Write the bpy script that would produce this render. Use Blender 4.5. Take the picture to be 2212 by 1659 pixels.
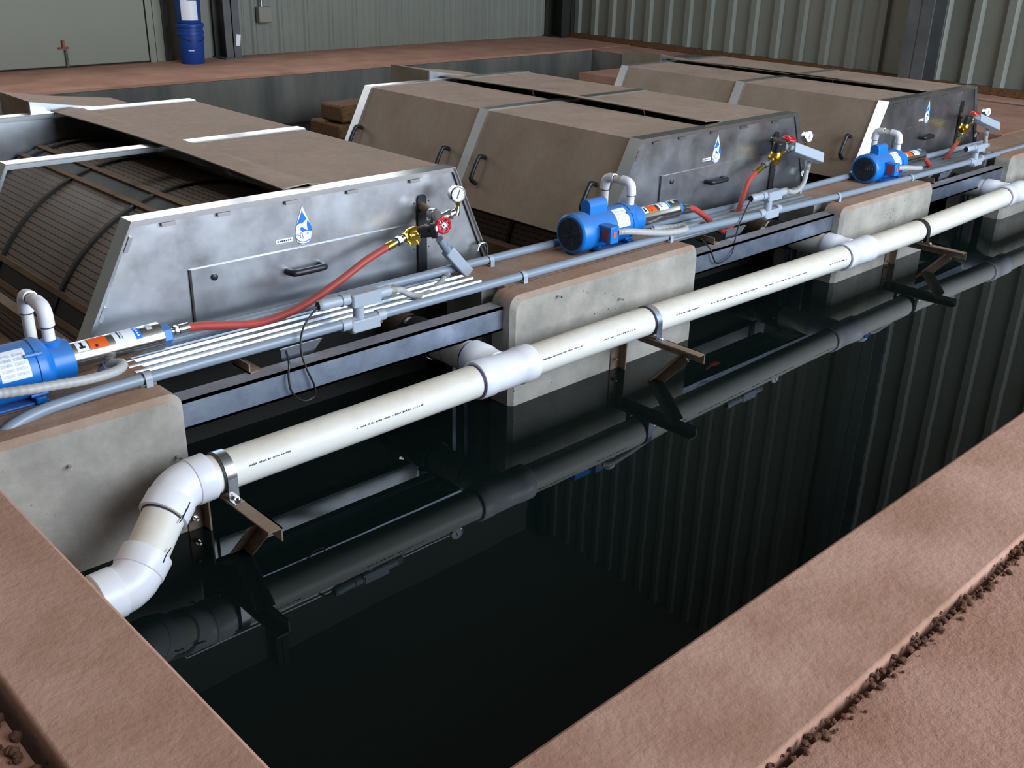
import bpy, bmesh, math, random
from mathutils import Vector, Matrix, noise
random.seed(7)
for o in list(bpy.data.objects): bpy.data.objects.remove(o, do_unlink=True)
SC = bpy.context.scene
COL = SC.collection
PI = math.pi

# ---------------------------------------------------------------- camera, world, lights, exposure
cd = bpy.data.cameras.new('camera'); cam = bpy.data.objects.new('camera', cd); COL.objects.link(cam)
cd.sensor_fit = 'HORIZONTAL'; cd.sensor_width = 36.0; cd.lens = 36.0 * 2213.97 / 2212.0
cd.clip_start = 0.05; cd.clip_end = 100
RW = ((0.72312739, -0.69027909, 0.02452667), (-0.26304088, -0.30804418, -0.91428566), (0.63866757, 0.65469349, -0.40432681))
M = Matrix(((RW[0][0], -RW[1][0], -RW[2][0], 0.0), (RW[0][1], -RW[1][1], -RW[2][1], 0.0), (RW[0][2], -RW[1][2], -RW[2][2], 1.2), (0, 0, 0, 1)))
cam.matrix_world = M
SC.camera = cam

w = bpy.data.worlds.new('world'); SC.world = w; w.use_nodes = True
w.node_tree.nodes['Background'].inputs[0].default_value = (0.62, 0.78, 1.0, 1)
w.node_tree.nodes['Background'].inputs[1].default_value = 1.0

SC.view_settings.view_transform = 'Standard'
SC.view_settings.look = 'None'
SC.view_settings.gamma = 1.0
SC.view_settings.use_curve_mapping = False
SC.view_settings.exposure = 0.0

def area(name, loc, direction, sx, sy, power, color):
    ld = bpy.data.lights.new(name, 'AREA'); ld.shape = 'RECTANGLE'; ld.size = sx; ld.size_y = sy
    ld.energy = power; ld.color = color
    o = bpy.data.objects.new(name, ld); COL.objects.link(o); o.location = loc
    o.rotation_euler = Vector(direction).to_track_quat('-Z', 'Y').to_euler()
    return o
# daylight coming in through the building's openings
XW0, XW1, YW0, YW1, ZC = -4.2, 10.0, -4.6, 9.55, 6.4      # building shell
DX0, DX1, DZ1 = 1.8, 9.0, 5.7                              # big front door, open
WX0, WX1, WZ0, WZ1 = 1.4, 7.4, 1.25, 2.85                  # window band in the back wall
area('daylight_big_door', ((DX0 + DX1) / 2, YW0 - 0.05, DZ1 / 2), (0, 1, 0), DX1 - DX0, DZ1, 1350, (0.76, 0.88, 1.0))
area('daylight_window', ((WX0 + WX1) / 2, YW1 + 0.05, (WZ0 + WZ1) / 2), (0, -1, 0), WX1 - WX0, WZ1 - WZ0, 85, (1.0, 0.98, 0.95))
area('daylight_skylight', (-0.6, 6.6, ZC + 0.05), (0, 0, -1), 1.2, 3.2, 90, (1.0, 0.98, 0.95))

# ---------------------------------------------------------------- mesh helpers
def basis(d):
    d = Vector(d).normalized()
    a = Vector((0, 0, 1)) if abs(d.z) < 0.95 else Vector((1, 0, 0))
    u = d.cross(a).normalized(); v = d.cross(u).normalized()
    return d, u, v

def face(bm, vs):
    try: return bm.faces.new(vs)
    except ValueError: return None

def box(bm, lo, hi, rot=None, piv=None):
    x0, y0, z0 = lo; x1, y1, z1 = hi
    ps = [Vector(p) for p in ((x0, y0, z0), (x1, y0, z0), (x1, y1, z0), (x0, y1, z0), (x0, y0, z1), (x1, y0, z1), (x1, y1, z1), (x0, y1, z1))]
    if rot is not None:
        pv = Vector(piv) if piv else (ps[0] + ps[6]) / 2
        ps = [rot @ (p - pv) + pv for p in ps]
    v = [bm.verts.new(p) for p in ps]
    for f in ((0, 3, 2, 1), (4, 5, 6, 7), (0, 1, 5, 4), (1, 2, 6, 5), (2, 3, 7, 6), (3, 0, 4, 7)): face(bm, [v[i] for i in f])

def ring_pts(c, u, v, r, n, a0=0.0):
    return [Vector(c) + u * (r * math.cos(a0 + 2 * PI * i / n)) + v * (r * math.sin(a0 + 2 * PI * i / n)) for i in range(n)]

def bridge(bm, A, B, closed=True):
    n = len(A)
    for i in range(n if closed else n - 1): face(bm, [A[i], A[(i + 1) % n], B[(i + 1) % n], B[i]])

def lathe(bm, p0, d, prof, n=24, cap0=True, cap1=True, a0=0.0):
    d, u, v = basis(d); p0 = Vector(p0); prev = None; first = None
    for t, r in prof:
        R = [bm.verts.new(p) for p in ring_pts(p0 + d * t, u, v, max(r, 1e-5), n, a0)]
        if prev: bridge(bm, prev, R)
        else: first = R
        prev = R
    if cap0: face(bm, list(reversed(first)))
    if cap1: face(bm, prev)

def cyl(bm, p0, p1, r, n=20, r1=None, a0=0.0):
    p0 = Vector(p0); p1 = Vector(p1)
    lathe(bm, p0, p1 - p0, [(0, r), ((p1 - p0).length, r if r1 is None else r1)], n, a0=a0)

def spline(pts, sub=6):
    P = [Vector(p) for p in pts]
    if len(P) < 3: return P
    out = []
    for i in range(len(P) - 1):
        a = P[max(i - 1, 0)]; b = P[i]; c = P[i + 1]; d = P[min(i + 2, len(P) - 1)]
        for k in range(sub):
            t = k / sub
            out.append(0.5 * ((2 * b) + (c - a) * t + (2 * a - 5 * b + 4 * c - d) * t * t + (3 * b - a - 3 * c + d) * t ** 3))
    out.append(P[-1]); return out

def tube(bm, pts, r, n=14, sub=6, caps=True, rad=None):
    P = spline(pts, sub) if sub > 1 else [Vector(p) for p in pts]
    t0 = (P[1] - P[0]).normalized(); _, u, v = basis(t0); prev = None
    for i, p in enumerate(P):
        t = (P[min(i + 1, len(P) - 1)] - P[max(i - 1, 0)]).normalized()
        u = (u - t * u.dot(t)).normalized(); v = t.cross(u)
        rr = rad(i / (len(P) - 1)) if rad else r
        R = [bm.verts.new(q) for q in ring_pts(p, u, v, rr, n)]
        if prev: bridge(bm, prev, R)
        elif caps: face(bm, list(reversed(R)))
        prev = R
    if caps: face(bm, prev)

def elbow_pts(a, corner, b, r, k=8):
    """round the corner a-corner-b with radius r"""
    a, c, b = Vector(a), Vector(corner), Vector(b)
    d1 = (a - c).normalized(); d2 = (b - c).normalized(); ang = d1.angle(d2)
    t = r / math.tan(ang / 2); cen = c + (d1 + d2).normalized() * (r / math.sin(ang / 2))
    s = c + d1 * t; e = c + d2 * t; out = []
    vs, ve = s - cen, e - cen; th = vs.angle(ve)
    for i in range(k + 1):
        f = i / k
        out.append(cen + (vs * math.sin((1 - f) * th) + ve * math.sin(f * th)) / math.sin(th))
    return out

def torus(bm, c, axis, R, r, n=32, m=8, wob=None):
    d, u, v = basis(axis); c = Vector(c); rings = []
    for i in range(n):
        a = 2 * PI * i / n; e = u * math.cos(a) + v * math.sin(a); rr = r * (wob(a) if wob else 1)
        rings.append([bm.verts.new(c + e * (R + rr * math.cos(2 * PI * j / m)) + d * (rr * math.sin(2 * PI * j / m))) for j in range(m)])
    for i in range(n): bridge(bm, rings[i], rings[(i + 1) % n])

def band(bm, c, axis, r0, r1, wdt, n=32, a0=0, a1=2 * PI):
    """flat strap ring, inner radius r0 outer r1, width along axis; may be a partial arc"""
    d, u, v = basis(axis); c = Vector(c); full = abs(a1 - a0 - 2 * PI) < 1e-6; rows = []
    for i in range(n if full else n + 1):
        a = a0 + (a1 - a0) * i / n; e = u * math.cos(a) + v * math.sin(a)
        rows.append([bm.verts.new(c + e * rr + d * s) for rr, s in ((r0, -wdt / 2), (r1, -wdt / 2), (r1, wdt / 2), (r0, wdt / 2))])
    for i in range(len(rows) if full else len(rows) - 1): bridge(bm, rows[i], rows[(i + 1) % len(rows)])
    if not full: face(bm, rows[0]); face(bm, list(reversed(rows[-1])))

def sector(bm, c, axis_x0, axis_x1, r, a0, a1, n=12, th=0.0006):
    """curved label: axis along X from x0 to x1, angles measured from -Y (0) up to +Z (90deg)"""
    c = Vector(c); rows = []
    for i in range(n + 1):
        a = math.radians(a0 + (a1 - a0) * i / n); e = Vector((0, -math.cos(a), math.sin(a)))
        rows.append([bm.verts.new(Vector((x, c.y, c.z)) + e * rr) for x, rr in ((axis_x0, r), (axis_x1, r), (axis_x1, r - th), (axis_x0, r - th))])
    for i in range(n): bridge(bm, rows[i], rows[i + 1])
    face(bm, rows[0]); face(bm, list(reversed(rows[-1])))

def prism(bm, poly, f, t0, t1):
    """extrude polygon (2D) between t0 and t1; f(a,b,t) gives the point"""
    A = [bm.verts.new(f(a, b, t0)) for a, b in poly]; B = [bm.verts.new(f(a, b, t1)) for a, b in poly]
    bridge(bm, A, B); face(bm, list(reversed(A))); face(bm, B)

def loft(bm, rings, cap=True):
    prev = None
    for R in rings:
        V = [bm.verts.new(p) for p in R]
        if prev: bridge(bm, prev, V)
        elif cap: face(bm, list(reversed(V)))
        prev = V
    if cap: face(bm, prev)

def xz(a, b, t): return Vector((a, t, b))
def yz(a, b, t): return Vector((t, a, b))
def xy(a, b, t): return Vector((a, b, t))

# ---------------------------------------------------------------- objects, names, labels
def world_loc(o):
    p = Vector(o.location)
    while o.parent: o = o.parent; p = p + Vector(o.location)
    return p

def obj(name, bm, mat, parent=None, bevel=0.0, sharp=40, seg=2, label=None, loc=None):
    bmesh.ops.recalc_face_normals(bm, faces=bm.faces)
    if parent is not None: base = world_loc(parent)
    elif loc is not None: base = Vector(loc)
    else: base = Vector((0, 0, 0))
    for v in bm.verts: v.co -= base
    me = bpy.data.meshes.new(name); bm.to_mesh(me); bm.free()
    for p in me.polygons: p.use_smooth = True
    me.set_sharp_from_angle(angle=math.radians(sharp))
    me.materials.append(mat)
    o = bpy.data.objects.new(name, me); COL.objects.link(o)
    if parent is not None: o.parent = parent
    elif loc is not None: o.location = loc
    if bevel > 0:
        m = o.modifiers.new('bevel', 'BEVEL'); m.width = bevel; m.segments = seg; m.limit_method = 'ANGLE'; m.angle_limit = math.radians(40)
    if label: o['label'] = label
    return o

def thing(name, label, cat, loc, group=None):
    o = bpy.data.objects.new(name, None); COL.objects.link(o); o.location = loc; o.empty_display_size = 0.05
    return tag(o, label, cat, group)

def tag(o, label, cat, group=None, kind=None):
    o['label'] = label; o['category'] = cat
    if group: o['group'] = group
    if kind: o['kind'] = kind
    return o

def struct(name, bm, mat, bevel=0.0, label=None, sharp=40):
    o = obj(name, bm, mat, bevel=bevel, sharp=sharp); o['kind'] = 'structure'
    if label: o['label'] = label
    return o

def dup(root, loc, label, scale=None):
    r = root.copy(); COL.objects.link(r); r.location = loc; r['label'] = label
    if scale: r.scale = scale
    def rec(a, b):
        for ch in [x for x in SC.collection.objects if x.parent == a]:
            c = ch.copy(); COL.objects.link(c); c.parent = b; rec(ch, c)
    rec(root, r); return r

B = bmesh.new

# ---------------------------------------------------------------- materials
def lin(r, g, b):
    f = lambda c: (c / 255 / 12.92) if c / 255 <= 0.04045 else ((c / 255 + 0.055) / 1.055) ** 2.4
    return (f(r), f(g), f(b), 1)

def mat(name, col, rough=0.5, metal=0.0, var=0.0, var_scale=6.0, col2=None, bump=0.0, bump_scale=40.0, dust=0.0, dust_col=None,
        dust_lo=0.35, dust_hi=0.9, rough_var=0.0, ior=1.5, spots=None, stretch=None, detail=6.0):
    m = bpy.data.materials.new(name); m.use_nodes = True; nt = m.node_tree; N = nt.nodes; Lk = nt.links
    bs = N['Principled BSDF']; bs.inputs['Base Color'].default_value = col; bs.inputs['Roughness'].default_value = rough
    bs.inputs['Metallic'].default_value = metal; bs.inputs['IOR'].default_value = ior
    geo = N.new('ShaderNodeNewGeometry'); pos = geo.outputs['Position']
    if stretch:
        mp = N.new('ShaderNodeMapping'); mp.inputs['Scale'].default_value = stretch; Lk.new(pos, mp.inputs['Vector']); pos_s = mp.outputs['Vector']
    else: pos_s = pos
    def noi(scale, src=None, det=detail, rg=0.6):
        n = N.new('ShaderNodeTexNoise'); n.inputs['Scale'].default_value = scale; n.inputs['Detail'].default_value = det; n.inputs['Roughness'].default_value = rg
        Lk.new(src or pos_s, n.inputs['Vector']); return n.outputs['Fac']
    def rng(src, a, b, c=0.0, d=1.0):
        n = N.new('ShaderNodeMapRange'); n.inputs[1].default_value = a; n.inputs[2].default_value = b; n.inputs[3].default_value = c; n.inputs[4].default_value = d
        Lk.new(src, n.inputs[0]); return n.outputs[0]
    def mix(fac, A, Bc):
        n = N.new('ShaderNodeMix'); n.data_type = 'RGBA'
        if isinstance(fac, float): n.inputs[0].default_value = fac
        else: Lk.new(fac, n.inputs[0])
        for i, x in ((6, A), (7, Bc)):
            if isinstance(x, tuple): n.inputs[i].default_value = x
            else: Lk.new(x, n.inputs[i])
        return n.outputs[2]
    def mul(a, b):
        n = N.new('ShaderNodeMath'); n.operation = 'MULTIPLY'; Lk.new(a, n.inputs[0])
        if isinstance(b, float): n.inputs[1].default_value = b
        else: Lk.new(b, n.inputs[1])
        return n.outputs[0]
    c = None
    if var > 0 or col2:
        c2 = col2 or tuple(x * (1 - var) for x in col[:3]) + (1,)
        c = mix(rng(noi(var_scale), 0.35, 0.65), col, c2)
    if spots:
        vs = N.new('ShaderNodeTexVoronoi'); vs.inputs['Scale'].default_value = spots; Lk.new(pos, vs.inputs['Vector'])
        f = rng(vs.outputs['Distance'], 0.10, 0.16, 1.0, 0.0)
        f = mul(f, rng(noi(4.0, pos), 0.5, 0.62))
        c = mix(f, c if c else col, tuple(x * 0.2 for x in col[:3]) + (1,))
    if dust > 0:
        sx = N.new('ShaderNodeSeparateXYZ'); Lk.new(geo.outputs['Normal'], sx.inputs[0])
        f = mul(rng(sx.outputs['Z'], dust_lo, dust_hi), rng(noi(5.0, pos), 0.25, 0.6, dust * 0.55, dust))
        dc = dust_col or lin(150, 118, 96)
        dcm = mix(rng(noi(30.0, pos), 0.3, 0.7), dc, tuple(x * 0.82 for x in dc[:3]) + (1,))
        c = mix(f, c if c else col, dcm)
        rm = N.new('ShaderNodeMapRange'); rm.inputs[3].default_value = rough; rm.inputs[4].default_value = 0.9; Lk.new(f, rm.inputs[0]); Lk.new(rm.outputs[0], bs.inputs['Roughness'])
        if metal > 0:
            mm = N.new('ShaderNodeMapRange'); mm.inputs[3].default_value = metal; mm.inputs[4].default_value = 0.0; Lk.new(f, mm.inputs[0]); Lk.new(mm.outputs[0], bs.inputs['Metallic'])
    elif rough_var > 0:
        Lk.new(rng(noi(var_scale * 1.7), 0.3, 0.7, max(rough - rough_var, 0.02), rough + rough_var), bs.inputs['Roughness'])
    if c: Lk.new(c, bs.inputs['Base Color'])
    if bump > 0:
        bp = N.new('ShaderNodeBump'); bp.inputs['Strength'].default_value = bump; bp.inputs['Distance'].default_value = 0.01
        Lk.new(noi(bump_scale, pos, 8.0), bp.inputs['Height']); Lk.new(bp.outputs[0], bs.inputs['Normal'])
    return m

DUST = lin(160, 124, 104)
m_floor = mat('red_dust_floor', lin(182, 136, 116), 0.92, col2=lin(160, 114, 92), var_scale=3.0, bump=0.5, bump_scale=60)
m_curb = mat('dusty_concrete', lin(190, 146, 126), 0.9, col2=lin(164, 120, 98), var_scale=4.0, bump=0.35, bump_scale=50, detail=9)
m_soil = mat('loose_soil', lin(128, 84, 62), 0.95, col2=lin(96, 62, 46), var_scale=30.0, bump=1.0, bump_scale=120)
m_pit = mat('pit_concrete', lin(112, 108, 100), 0.85, col2=lin(76, 74, 70), var_scale=2.5, stretch=(1, 1, 0.15), bump=0.2, bump_scale=20)
m_pier = mat('pier_concrete', lin(172, 164, 154), 0.85, col2=lin(138, 132, 124), var_scale=5.0, bump=0.25, bump_scale=40, dust=0.95, dust_col=lin(166, 124, 98), spots=38.0)
m_wall = mat('painted_steel_sheet', lin(124, 125, 115), 0.6, var=0.1, var_scale=1.5)
m_white = mat('white_door_sheet', lin(132, 131, 116), 0.6, var=0.06, var_scale=1.0)
m_column = mat('grey_steel_column', lin(92, 92, 92), 0.6, var=0.3, var_scale=4)
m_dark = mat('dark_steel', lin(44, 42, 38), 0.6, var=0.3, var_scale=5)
m_wood = mat('brown_timber', lin(112, 76, 40), 0.8, col2=lin(78, 50, 26), var_scale=6, stretch=(2, 8, 8))
m_ceil = mat('roof_sheet', lin(120, 120, 112), 0.7)
m_panel = mat('brushed_aluminium_panel', lin(196, 197, 200), 0.34, 1.0, col2=lin(178, 180, 186), var_scale=3.0, rough_var=0.07)
m_flange = mat('bright_aluminium_flange', lin(228, 229, 231), 0.26, 1.0, var=0.1, var_scale=12.0)
m_sheet = mat('dusty_cover_sheet', lin(150, 142, 128), 0.5, 0.6, col2=lin(126, 114, 94), var_scale=4.0, dust=0.97, dust_col=lin(184, 154, 136), dust_lo=-0.1, dust_hi=0.85)
m_rail = mat('dusty_frame_rail', lin(120, 100, 76), 0.6, 0.3, col2=lin(96, 74, 50), var_scale=8, dust=0.8, dust_lo=0.3)
m_galv = mat('galvanised_channel', lin(176, 186, 204), 0.4, 1.0, col2=lin(150, 160, 182), var_scale=14.0, dust=0.75, dust_lo=0.5, dust_col=lin(140, 124, 112))
m_plank = mat('ribbed_aluminium', lin(196, 204, 214), 0.35, 1.0, var=0.15, var_scale=10, dust=0.25, dust_lo=0.7)
m_pvc = mat('cream_pvc', lin(238, 234, 226), 0.32, dust=0.8, dust_col=lin(206, 186, 164), dust_lo=0.15, dust_hi=1.0)
m_fit = mat('white_pvc_fitting', lin(238, 236, 242), 0.3, dust=0.35, dust_col=lin(214, 200, 190), dust_lo=0.3, dust_hi=1.0)
m_primer = mat('purple_primer', lin(70, 50, 110), 0.5)
m_ink = mat('black_ink', lin(40, 42, 66), 0.9)
m_rubber = mat('black_rubber', lin(30, 28, 27), 0.55, dust=0.5, dust_lo=0.4, dust_col=lin(90, 76, 66))
m_plastic = mat('black_plastic', lin(28, 28, 30), 0.42)
m_chrome = mat('polished_steel', lin(214, 212, 208), 0.16, 1.0)
m_steel = mat('zinc_plated_steel', lin(190, 190, 190), 0.3, 1.0, var=0.2, var_scale=20)
m_angle = mat('brown_primed_angle', lin(148, 128, 112), 0.55, 0.3, col2=lin(112, 94, 80), var_scale=14, dust=0.6, dust_lo=0.6)
m_cond = mat('grey_pvc_conduit', lin(132, 142, 156), 0.35, dust=0.3, dust_lo=0.5, dust_hi=1.0, dust_col=lin(140, 130, 126))
m_condf = mat('light_grey_conduit_fitting', lin(160, 168, 180), 0.4, dust=0.5, dust_lo=0.6, dust_col=lin(158, 144, 136))
m_flex = mat('grey_flexible_conduit', lin(176, 174, 174), 0.45, dust=0.3, dust_lo=0.5, dust_col=lin(168, 152, 140))
m_blue = mat('blue_enamel', lin(24, 116, 200), 0.35, dust=0.45, dust_lo=0.45, dust_hi=1.0, dust_col=lin(120, 124, 136))
m_bluedk = mat('dark_blue_grille', lin(20, 42, 70), 0.6)
m_brass = mat('brass', lin(206, 168, 70), 0.25, 1.0)
m_hose = mat('red_rubber_hose', lin(176, 62, 54), 0.5, var=0.2, var_scale=20, dust=0.2, dust_lo=0.5)
m_red = mat('red_handwheel_paint', lin(200, 28, 44), 0.35)
m_orange = mat('orange_label', lin(232, 92, 20), 0.5, var=0.08, var_scale=60)
m_lab = mat('white_label', lin(232, 232, 238), 0.45)
m_lab2 = mat('grey_label_print', lin(176, 178, 186), 0.5, col2=lin(222, 222, 226), var_scale=160)
m_cyan = mat('blue_label', lin(20, 112, 224), 0.45)
m_logo = mat('logo_blue', lin(16, 112, 232), 0.4)
m_purple = mat('logo_line_purple', lin(110, 108, 200), 0.5)
m_bucket = mat('blue_bucket', lin(20, 64, 140), 0.4)
m_boxgrey = mat('grey_box', lin(130, 128, 116), 0.5)
m_redtape = mat('faded_red', lin(150, 70, 56), 0.6)
m_sky = bpy.data.materials.new('window_glazing'); m_sky.use_nodes = True
_b = m_sky.node_tree.nodes['Principled BSDF']; _b.inputs['Base Color'].default_value = (0.9, 0.95, 1, 1); _b.inputs['Roughness'].default_value = 0.05; _b.inputs['Transmission Weight'].default_value = 1.0

def water_mat():
    m = bpy.data.materials.new('dark_still_water'); m.use_nodes = True; nt = m.node_tree; N = nt.nodes
    bs = N['Principled BSDF']; bs.inputs['Base Color'].default_value = (0.004, 0.008, 0.007, 1); bs.inputs['Roughness'].default_value = 0.0; bs.inputs['IOR'].default_value = 1.33
    n = N.new('ShaderNodeTexNoise'); n.inputs['Scale'].default_value = 3.0; n.inputs['Detail'].default_value = 2.0
    g = N.new('ShaderNodeNewGeometry'); nt.links.new(g.outputs['Position'], n.inputs['Vector'])
    b = N.new('ShaderNodeBump'); b.inputs['Strength'].default_value = 0.02; b.inputs['Distance'].default_value = 0.02
    nt.links.new(n.outputs['Fac'], b.inputs['Height']); nt.links.new(b.outputs[0], bs.inputs['Normal'])
    return m
m_water = water_mat()

def screen_mat():
    m = bpy.data.materials.new('drum_screen_mesh'); m.use_nodes = True; nt = m.node_tree; N = nt.nodes; Lk = nt.links
    bs = N['Principled BSDF']; bs.inputs['Roughness'].default_value = 0.6
    uv = N.new('ShaderNodeUVMap'); sp = N.new('ShaderNodeSeparateXYZ'); Lk.new(uv.outputs[0], sp.inputs[0])
    def line(src, period, wdt):
        a = N.new('ShaderNodeMath'); a.operation = 'DIVIDE'; a.inputs[1].default_value = period; Lk.new(src, a.inputs[0])
        f = N.new('ShaderNodeMath'); f.operation = 'FRACT'; Lk.new(a.outputs[0], f.inputs[0])
        l = N.new('ShaderNodeMath'); l.operation = 'LESS_THAN'; l.inputs[1].default_value = wdt; Lk.new(f.outputs[0], l.inputs[0]); return l.outputs[0]
    l1 = line(sp.outputs['X'], 0.026, 0.16); l2 = line(sp.outputs['Y'], 0.013, 0.22)
    def mix(f, A, Bc):
        n = N.new('ShaderNodeMix'); n.data_type = 'RGBA'; Lk.new(f, n.inputs[0])
        for i, x in ((6, A), (7, Bc)):
            if isinstance(x, tuple): n.inputs[i].default_value = x
            else: Lk.new(x, n.inputs[i])
        return n.outputs[2]
    c = mix(l2, lin(128, 112, 100), lin(86, 74, 66)); c = mix(l1, c, lin(26, 22, 18)); Lk.new(c, bs.inputs['Base Color'])
    return m
m_screen = screen_mat()

# ================================================================ THE SETTING
ZW = -0.4365                                   # water level
PX0, PX1, PY0, PY1, PZ = 0.592, 9.1, 0.873, 8.17, -1.5
b = B()
YS = 0.60                                      # near joint between kerb wall and slab
box(b, (XW0, YW0, -0.3), (PX1 + 1.5, YS - 0.02, -0.012))          # near slab
box(b, (XW0, YS - 0.05, -0.3), (0.335, YW1, -0.035))               # left slab
box(b, (XW0, PY1 + 0.006, -0.02), (XW1 + 0.6, YW1 + 0.1, 0.0))     # back slab
box(b, (7.56, 2.88, -0.1), (XW1 + 0.6, 6.94, -0.03))               # right slab
box(b, (PX1 + .006, YS - 0.05, -0.02), (XW1 + 0.6, PY1 + 0.05, -0.004))
struct('floor', b, m_floor)
b = B()
box(b, (0.34, YS, -1.5), (PX1 + 0.9, PY0, 0.0))                    # near wall
box(b, (0.357, PY0 - 0.01, -1.5), (PX0, PY1, 0.0))                 # left wall
struct('trim_1', b, m_curb, bevel=0.008, label='red-dusted concrete kerb wall along the near and left edge of the pool')
b = B()
box(b, (PX0 - 0.2, PY1, PZ), (PX1 + 0.3, PY1 + 0.25, -0.022))
struct('wall_pit_back', b, m_pit)
b = B()
box(b, (PX1, PY0, PZ), (PX1 + 0.25, PY1, -0.022)); box(b, (9.0, 6.95, PZ), (9.7, 7.2, 0.0)); box(b, (7.55, 2.875, PZ), (9.1, 6.95, -0.102))
struct('wall_pit_right', b, m_pit)
b = B(); box(b, (PX0 - 0.2, PY0 - 0.2, PZ - 0.1), (PX1 + 0.2, PY1 + 0.2, PZ)); struct('floor_pit', b, m_pit)
b = B()
vs = {(x, y): b.verts.new((x, y, ZW)) for x in (PX0, 7.55, PX1) for y in (PY0, 2.875, PY1)}
for xa, xb, ya, yb in ((PX0, 7.55, PY0, 2.875), (7.55, PX1, PY0, 2.875), (PX0, 7.55, 2.875, PY1)): face(b, [vs[xa, ya], vs[xb, ya], vs[xb, yb], vs[xa, yb]])
wt = obj('pool_water', b, m_water); tag(wt, 'dark still mirror-like water filling the concrete pool', 'water', kind='stuff')

# walls of the shed: ribbed sheet
def ribbed(bm, length, z0, z1, f, pitch=0.305, h=0.032, rw=0.05, minor=True):
    prof = []; s = 0.0
    while s < length:
        prof += [(s, 0), (s + 0.02, h), (s + 0.02 + rw, h), (s + 0.04 + rw, 0)]
        if minor:
            g = (pitch - 0.04 - rw) / 3
            for k in (1, 2):
                c0 = s + 0.04 + rw + g * k; prof += [(c0 - 0.014, 0), (c0 - 0.006, 0.006), (c0 + 0.006, 0.006), (c0 + 0.014, 0)]
        s += pitch
    lo = [bm.verts.new(f(a, d, z0)) for a, d in prof]; hi = [bm.verts.new(f(a, d, z1)) for a, d in prof]
    bridge(bm, lo, hi, closed=False)
WB = YW1
b = B()
ribbed(b, 4.9, 0.0, WZ0, lambda a, d, z: Vector((5.25 + a, WB - d, z)), h=0.018, rw=0.03)
box(b, (XW0, WB + 0.02, 0), (5.3, WB + 0.06, WZ0)); box(b, (XW0, WB + 0.0, WZ1), (XW1 + 0.3, WB + 0.06, ZC))
box(b, (XW0, WB, WZ0), (WX0, WB + 0.06, WZ1)); box(b, (WX1, WB, WZ0), (XW1 + 0.3, WB + 0.06, WZ1)); box(b, (5.25, WB + 0.01, 0.0), (XW1 + 0.3, WB + 0.06, WZ0))
struct('wall_back', b, m_wall, sharp=20)
# window opening in the back wall (above the picture)
b = B()
for k in range(5): x = WX0 + (WX1 - WX0) * k / 4; box(b, (x - 0.03, WB - 0.02, WZ0), (x + 0.03, WB + 0.04, WZ1))
for z in (WZ0, WZ1): box(b, (WX0 - .03, WB - 0.02, z - 0.03), (WX1 + .03, WB + 0.04, z + 0.03))
struct('window_1', b, m_dark)
# right wall, leaning a touch in plan as in the photo
RA = Vector((9.99, WB, 0)); RB = Vector((9.2, 0.9, 0)); RD = (RB - RA).normalized(); RN = Vector((-RD.y, RD.x, 0))
if RN.x > 0: RN = -RN
b = B()
ribbed(b, 14.0, 0.05, ZC, lambda a, d, z: RA + RD * a + RN * d + Vector((0, 0, z)), h=0.038, rw=0.07, minor=False)
rwl = struct('wall_right', b, m_wall, sharp=20)
b = B()
p = [RA + RN * 0.0, RA + RN * 0.10, RA + RD * 13 + RN * 0.10, RA + RD * 13]
lo = [b.verts.new(q) for q in p]; hi = [b.verts.new(q + Vector((0, 0, 0.055))) for q in p]
bridge(b, lo, hi); face(b, hi); face(b, lo)
struct('baseboard_right', b, m_wood)
b = B(); box(b, (XW0 - 0.06, YW0, -0.3), (XW0, WB, ZC)); struct('wall_left', b, m_wall)
b = B()
box(b, (XW0, YW0 - 0.06, -0.3), (DX0, YW0, ZC)); box(b, (DX1, YW0 - 0.06, -0.3), (XW1 + 0.6, YW0, ZC)); box(b, (DX0, YW0 - 0.06, DZ1), (DX1, YW0, ZC))
struct('wall_front', b, m_wall)
b = B()
x0, x1, y0, y1 = -1.2, 0.0, 5.0, 8.2
for lo, hi in (((XW0, YW0, ZC), (x0, WB, ZC + .05)), ((x1, YW0, ZC), (XW1 + .6, WB + .1, ZC + .05)), ((x0, YW0, ZC), (x1, y0, ZC + .05)), ((x0, y1, ZC), (x1, WB, ZC + .05))): box(b, lo, hi)
struct('ceiling', b, m_ceil)
b = B()
for x in (-1.2, -0.6, 0.0): box(b, (x - .03, y0, ZC - .02), (x + .03, y1, ZC + .03))
for y in (y0, y1): box(b, (x0, y - .03, ZC - .02), (x1, y + .03, ZC + .03))
struct('window_2', b, m_dark)

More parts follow.
